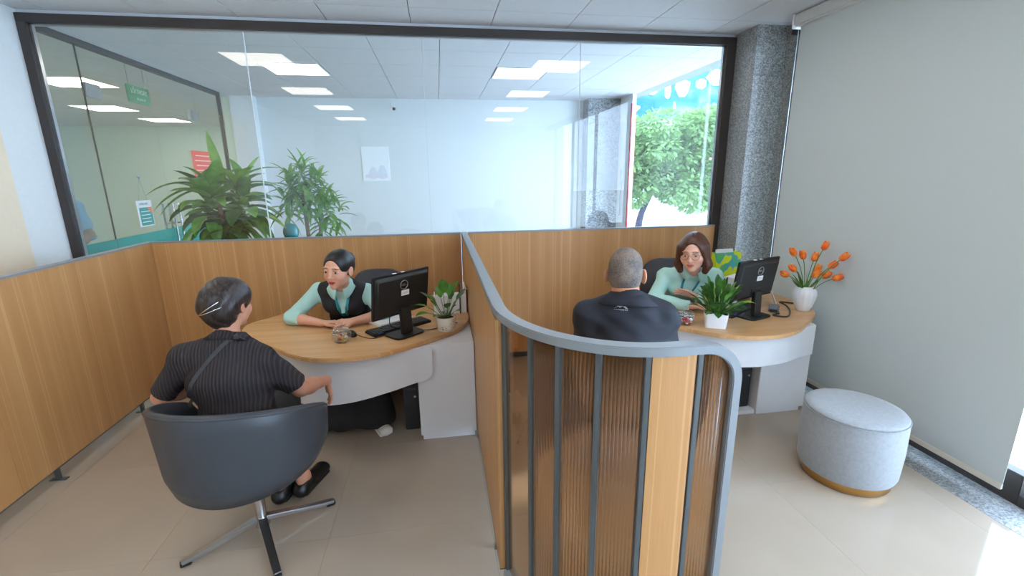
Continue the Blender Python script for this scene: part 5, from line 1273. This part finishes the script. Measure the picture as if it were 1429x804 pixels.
# ---------------------------------------------------------------- customer with the hair clip, left
def customer_one():
    r = thing('person', 'woman seen from behind with silver hair clip and ribbed dark top in tub chair', 'person', (-.95, 2.12, 0))
    fw = V3(.18, .98, 0).normalized()
    P = pose((-1.165, 2.17, .905), (-.845, 2.15, .875), (-1.03, 2.12, .53), (-.90, 2.10, .53), (-.985, 2.17, .965), fw, CH=(-.985, 2.14, .80), WA=(-.96, 2.12, .66))
    EL, WL = V3(-1.315, 2.19, .715), V3(-1.13, 2.32, .715); ER, WR = V3(-.715, 2.23, .685), V3(-.635, 2.395, .645)
    hc = V3(-.985, 2.245, 1.13); Mh = head_matrix(hc, (.34, .94, 0), math.radians(6), 0, 1.03)
    sd = Sdf(); torso_ops(sd, P, -.004, False, 1.02); arm_ops(sd, P['SL'], EL, WL); arm_ops(sd, P['SR'], ER, WR, s=1.05)
    sd.cap(P['NB'] - V3(0, 0, .02), Mh @ V3(0, -.022, -.055), .052, .052, .03); head_ops(sd, Mh, 1.03, 1.05, 1.05)
    hand_ops(sd, WR, (.10, .12, -.95), (-.9, -.3, 0), 1, .98, .25, .03, .3); hand_ops(sd, WL, (.8, .5, -.1), (0, 0, -1), -1, .98, .3, .03, .3)
    KL, KR = V3(-.98, 2.50, .485), V3(-.90, 2.52, .485); AL, AR = V3(-.905, 2.33, .095), V3(-.805, 2.365, .095)
    leg_ops(sd, P['HL'], KL, AL); leg_ops(sd, P['HR'], KR, AR); foot_ops(sd, AL, (-.86, 2.49, .03)); foot_ops(sd, AR, (-.745, 2.56, .03))
    sdf_obj('body', sd, SKIN, r, .0055, fine=[(hc - V3(.13, .13, .14), hc + V3(.13, .13, .15), .0034), ((-.72, 2.2, .42), (-.55, 2.5, .72), .0035)], color=face_color(Mh, SK4, srgb(160, 84, 76)))
    eyes(r, Mh, 1.03)
    RIB = cloth('ribbed_dark_knit', (30, 25, 27), (21, (52, 43, 46)))
    sd = Sdf(); torso_ops(sd, P, .012, False, 1.04); arm_ops(sd, P['SL'], EL, WL, .017, fore=False); arm_ops(sd, P['SR'], ER, WR, .018, fore=False)
    sd.half(lerp(P['SL'], EL, .92), EL - P['SL'], .09); sd.half(lerp(P['SR'], ER, .86), ER - P['SR'], .09)
    sd.half(P['PE'] - V3(0, 0, .05), (0, 0, -1), .4)
    sd.cap(P['NB'] + V3(.0, .02, .0), P['NB'] + V3(.0, .05, .10), .052, .058, .01, sub=True)
    sd.ops.append(sd.ops.pop())
    top_ = sdf_obj('ribbed_top', sd, RIB, r, .006, noise=wrinkle(.004, 26, 1))
    collar(r, P['NB'] + fw * .020 + V3(0, 0, .018), fw * .35 + V3(0, 0, .95), fw, RIB, .060, .032, .026, .6, .04, .5)
    sd = Sdf().frame(Mh, 1.03); scalp_ops(sd, .012); sd.ell((0, -.060, -.010), (.076, .068, .082), .04); sd.ell((-.01, -.098, .010), (.058, .036, .060), .02); sd.ell((0, -.045, -.075), (.052, .040, .045), .03)
    sd.ell((0, .122, -.030), (.072, .090, .110), .008, sub=True)
    for x in (-1, 1): sd.ell((x * .088, .006, -.030), (.03, .030, .036), .006, sub=True)
    sd.ell((0, .0, -.145), (.09, .10, .040), .01, sub=True)
    sdf_obj('hair', sd, HCU, r, .004, noise=lambda X, Y, Z: .0022 * np.sin(120 * X + 50 * Z + 4 * np.sin(30 * Z)))
    mb = MB(); L = r.location
    for a, b in (((-.052, -.112, -.036), (.060, -.118, .030)), ((-.052, -.112, -.036), (.066, -.112, .006))):
        A_, B_ = Mh @ Vector(a) - L, Mh @ Vector(b) - L; mb.tube(bez(A_, (A_ + B_) / 2 + V3(0, -.062, 0), B_, 10), .0030, 6)
    part('hair_clip', mb, CHROME, r, smooth=True)
    side = (P['SR'] - P['SL']).normalized()
    pts = [P['NB'] + side * .085 + V3(0, .03, -.02), P['NB'] + side * .078 + V3(0, -.060, -.02), P['NB'] + side * .02 - fw * .125 - V3(0, 0, .11), P['NB'] - side * .085 - fw * .150 - V3(0, 0, .22), P['NB'] - side * .135 - fw * .140 - V3(0, 0, .33), P['NB'] - side * .14 - fw * .08 - V3(0, 0, .42)]
    PTS = [V3(-.895, 2.08, 1.022), V3(-.93, 2.08, 1.012), V3(-.989, 2.08, .965), V3(-1.052, 2.08, .895), V3(-1.105, 2.08, .825), V3(-1.132, 2.08, .76), V3(-1.14, 2.08, .70)]
    dp = drape([top_], smooth_path(PTS, 5), (-.1, 1, -.12), .004); lp = [pts[0] - L + V3(0, 0, .016)] + dp
    part('bag_strap', MB().sweep(lp, [(-.002, -.008), (.002, -.008), (.002, .008), (-.002, .008)], normals=fw * -1), plain('dark_strap', (52, 50, 52), .4), r)
    sd = Sdf(); torso_ops(sd, P, .010, False, 1.0); leg_ops(sd, P['HL'], KL, AL, .018, sh=False); leg_ops(sd, P['HR'], KR, AR, .018, sh=False)
    for K, A in ((KL, AL), (KR, AR)): sd.cap(K, lerp(K, A, .62), .072, .06, .03); sd.half(lerp(K, A, .62), A - K, .09)
    sd.half(P['PE'] + V3(0, 0, .06), (0, 0, 1), 1.2); sdf_obj('trousers', sd, BLK, r, .008)
    BS = plain('black_shoe_leather', (26, 27, 28), .35)
    shoe(r, AL, (-.86, 2.50, .03), BS, strap=True); shoe(r, AR, (-.742, 2.57, .03), BS, strap=True)
    return r
customer_one()
# ---------------------------------------------------------------- man in the navy jacket
def customer_two():
    r = thing('person', 'man seen from behind with short grey hair and a navy jacket, at the right desk', 'person', (.87, 1.98, 0))
    fw = V3(.38, .92, 0).normalized()
    P = pose((.668, 1.96, 1.062), (.978, 1.875, 1.055), (.79, 2.03, .56), (.97, 1.98, .56), (.820, 1.905, 1.125), fw, CH=(.83, 1.90, .92), WA=(.86, 1.94, .74))
    EL, WL = V3(.635, 2.02, .765), V3(.80, 2.22, .70); ER, WR = V3(1.055, 1.90, .765), V3(1.13, 2.10, .70)
    hc = V3(.833, 1.965, 1.255); Mh = head_matrix(hc, (.42, .91, 0), math.radians(2), 0, 1.02)
    sd = Sdf(); torso_ops(sd, P, -.004, False, 1.08); arm_ops(sd, P['SL'], EL, WL); arm_ops(sd, P['SR'], ER, WR)
    sd.cap(P['NB'] - V3(0, 0, .02), Mh @ V3(0, -.022, -.055), .056, .056, .03); sd.cap(P['NB'], Mh @ V3(0, -.040, -.03), .050, .052, .03); head_ops(sd, Mh, 1.02, 1.1, 1.08)
    sd.frame(Mh, 1.02)
    for x in (-1, 1): sd.ell((x * .081, -.010, -.014), (.009, .020, .034), .006, Matrix.Rotation(x * .5, 3, 'Z'))
    sd.frame(Matrix.Identity(4), 1.0)
    hand_ops(sd, WL, (.5, .8, -.2), (0, 0, -1), 1, 1.05, .4, .04, .3); hand_ops(sd, WR, (-.2, .95, -.2), (0, 0, -1), -1, 1.05, .4, .04, .3)
    KL, KR = V3(.92, 2.43, .52), V3(1.12, 2.38, .52); AL, AR = V3(.95, 2.42, .10), V3(1.15, 2.38, .10)
    leg_ops(sd, P['HL'], KL, AL); leg_ops(sd, P['HR'], KR, AR); foot_ops(sd, AL, (1.02, 2.57, .03)); foot_ops(sd, AR, (1.23, 2.53, .03))
    sdf_obj('body', sd, SKIN, r, .0065, fine=[(hc - V3(.13, .13, .14), hc + V3(.13, .13, .15), .0035)], color=face_color(Mh, SK3, srgb(160, 90, 80)))
    eyes(r, Mh, 1.02)
    NV = cloth('navy_jacket_cloth', (27, 31, 42), bump=.1, rough=.75)
    sd = Sdf(); torso_ops(sd, P, .022, False, 1.10); arm_ops(sd, P['SL'], EL, WL, .020); arm_ops(sd, P['SR'], ER, WR, .020)
    sd.half(WL, WL - EL, .07); sd.half(WR, WR - ER, .07); sd.cap(P['NB'] + V3(.0, .02, .02), P['NB'] + V3(.01, .03, .10), .058, .066, .01, sub=True); sd.half(P['PE'] - V3(0, 0, .04), (0, 0, -1), .4)
    jk = sdf_obj('jacket', sd, NV, r, .0065, noise=wrinkle(.006, 20, 1))
    collar(r, P['NB'] + fw * .016 + V3(0, 0, .020), fw * .2 + V3(0, 0, .97), fw, NV, .066, .056, .030, 1.2, .03, .7, flap=.052)
    L = r.location; em = MB(); c = P['CH'] - fw * .1365 + V3(0, 0, .135) - L; sv = fw.cross(V3(0, 0, 1))
    RF = plain('silver_print', (176, 180, 186), .4)
    c = drape(jk, [V3(.750, 1.80, 1.128)], fw, .003)[0]
    tri = [(-.030, -.004), (-.008, .010), (-.004, .006), (.004, .015), (.012, .004), (.017, .008), (.030, -.004), (.020, -.003), (.006, .006), (-.004, -.001), (-.012, .004)]
    def put(z): return [c + sv * x + V3(0, 0, y) - fw * z for x, y in tri]
    n = len(tri); em.add(put(.0) + put(.0015), [tuple(range(n)), tuple(range(n, 2 * n))[::-1]] + [(i, (i + 1) % n, n + (i + 1) % n, n + i) for i in range(n)])
    for q in range(8): em.box(c + sv * (-.027 + .0077 * q) - V3(0, 0, .010) - fw * .001, (.0048, .002, .005), Matrix.Rotation(math.atan2(sv.y, sv.x), 3, 'Z'))
    part('back_emblem', em, RF, r)
    GH = NT('short_grey_hair'); v = GH.coord(); n1 = GH.noise(v, 190, 3, .7); n2 = GH.noise(v, 16, 3)
    GH.base(GH.mix(.5, GH.ramp(n1, [(.35, srgb(52, 46, 44)), (.65, srgb(142, 134, 128))]), GH.ramp(n2, [(.35, srgb(70, 58, 52)), (.65, srgb(150, 128, 112))]))); GH.set(rough=.7); GH.bump(n1, .6, .003)
    sd = Sdf().frame(Mh, 1.02); scalp_ops(sd, .002); sd.ell((0, -.043, -.020), (.070, .064, .062), .03)
    sd.ell((0, .118, -.030), (.075, .086, .106), .008, sub=True)
    for x in (-1, 1): sd.ell((x * .085, .005, -.028), (.026, .026, .034), .006, sub=True)
    sd.ell((0, -.03, -.120), (.09, .10, .045), .02, sub=True); sdf_obj('hair', sd, GH.m, r, .0045)
    sd = Sdf(); torso_ops(sd, P, .012, False, 1.08)
    for H, K, A in ((P['HL'], KL, AL), (P['HR'], KR, AR)): leg_ops(sd, H, K, A, .02)
    sd.half(P['PE'] + V3(0, 0, .06), (0, 0, 1), 1.2); sdf_obj('trousers', sd, BLK, r, .009)
    shoe(r, AL, (1.02, 2.58, .03), BLACKP); shoe(r, AR, (1.23, 2.54, .03), BLACKP)
    return r
customer_two()
# ---------------------------------------------------------------- guard beyond the glass wall
def guard():
    r = thing('person', 'person in a light blue short-sleeved uniform shirt standing beyond the glass wall', 'person', (-3.41, 4.65, 0))
    fw = V3(.57, -.82, 0).normalized(); o = V3(-3.41, 4.65, .03)
    P = pose(o + V3(.165, .115, 1.42), o + V3(-.165, -.115, 1.42), o + V3(.08, .055, .92), o + V3(-.08, -.055, .92), o + V3(0, 0, 1.49), fw)
    EL, WL = o + V3(.215, .16, 1.17), o + V3(.13, .0, 1.02); ER, WR = o + V3(-.215, -.12, 1.17), o + V3(-.07, -.17, 1.0)
    hc = o + V3(.02, 0, 1.66); Mh = head_matrix(hc, fw, 0, 0, 1.0)
    sd = Sdf(); torso_ops(sd, P, -.004, False, 1.05); arm_ops(sd, P['SL'], EL, WL); arm_ops(sd, P['SR'], ER, WR)
    sd.cap(P['NB'] - V3(0, 0, .02), Mh @ V3(0, -.022, -.055), .055, .055, .03); head_ops(sd, Mh, 1.0, 1.1, 1.05)
    hand_ops(sd, WL, (-.2, -.5, -.7), (-.5, .5, 0), 1, 1.0, .4, .04, .3); hand_ops(sd, WR, (.3, .3, -.9), (-.3, .9, 0), -1, 1.0, .4, .04, .3)
    o = V3(-3.41, 4.65, 0); KL, KR = o + V3(.10, .06, .50), o + V3(-.09, -.07, .50); AL, AR = o + V3(.10, .07, .09), o + V3(-.10, -.07, .09)
    leg_ops(sd, P['HL'], KL, AL); leg_ops(sd, P['HR'], KR, AR); foot_ops(sd, AL, AL + V3(.10, -.13, -.06)); foot_ops(sd, AR, AR + V3(.08, -.14, -.06))
    sdf_obj('body', sd, SKIN, r, .008, fine=[(hc - V3(.13, .13, .14), hc + V3(.13, .13, .15), .005)], color=face_color(Mh, SK3, srgb(160, 90, 80)))
    eyes(r, Mh, 1.0)
    BL = cloth('light_blue_uniform', (150, 198, 238)); sd = Sdf(); torso_ops(sd, P, .014, False, 1.07); arm_ops(sd, P['SL'], EL, WL, .02, fore=False); arm_ops(sd, P['SR'], ER, WR, .02, fore=False)
    sd.half(lerp(P['SL'], EL, .8), EL - P['SL'], .09); sd.half(lerp(P['SR'], ER, .8), ER - P['SR'], .09); sd.cap(P['NB'] + V3(.02, 0, .02), P['NB'] + V3(.03, 0, .10), .055, .06, .01, sub=True); sd.half(P['PE'] - V3(0, 0, .02), (0, 0, -1), .4)
    sdf_obj('uniform_shirt', sd, BL, r, .008, noise=wrinkle(.005, 24)); collar(r, P['NB'] + V3(.01, 0, .015), (.1, 0, .97), fw, BL, .062, .04, .028)
    for S in (P['SL'], P['SR']): part('epaulette', MB().box(lerp(S, P['NB'], .25) + V3(0, 0, .066) - r.location, (.11, .05, .008), Matrix.Rotation(.6, 3, 'Z') @ Matrix.Rotation(.25 if S is P['SL'] else -.25, 3, 'Y')), plain('navy_epaulette', (52, 58, 84), .6), r)
    sd = Sdf().frame(Mh, 1.0); sd.ell((0, -.021, .036), (.0765, .094, .084), .01); sd.ell((0, .105, -.030), (.075, .082, .108), .008, sub=True); sdf_obj('hair', sd, HB, r, .006)
    sd = Sdf(); torso_ops(sd, P, .010, False, 1.05)
    for H, K, A in ((P['HL'], KL, AL), (P['HR'], KR, AR)): leg_ops(sd, H, K, A, .022)
    sd.half(P['PE'] + V3(0, 0, .05), (0, 0, 1), 1.2); sdf_obj('trousers', sd, plain('dark_trouser_cloth', (44, 48, 58), .8), r, .010)
    shoe(r, AL, AL + V3(.10, -.14, -.06), BLACKP); shoe(r, AR, AR + V3(.08, -.15, -.06), BLACKP)
guard()
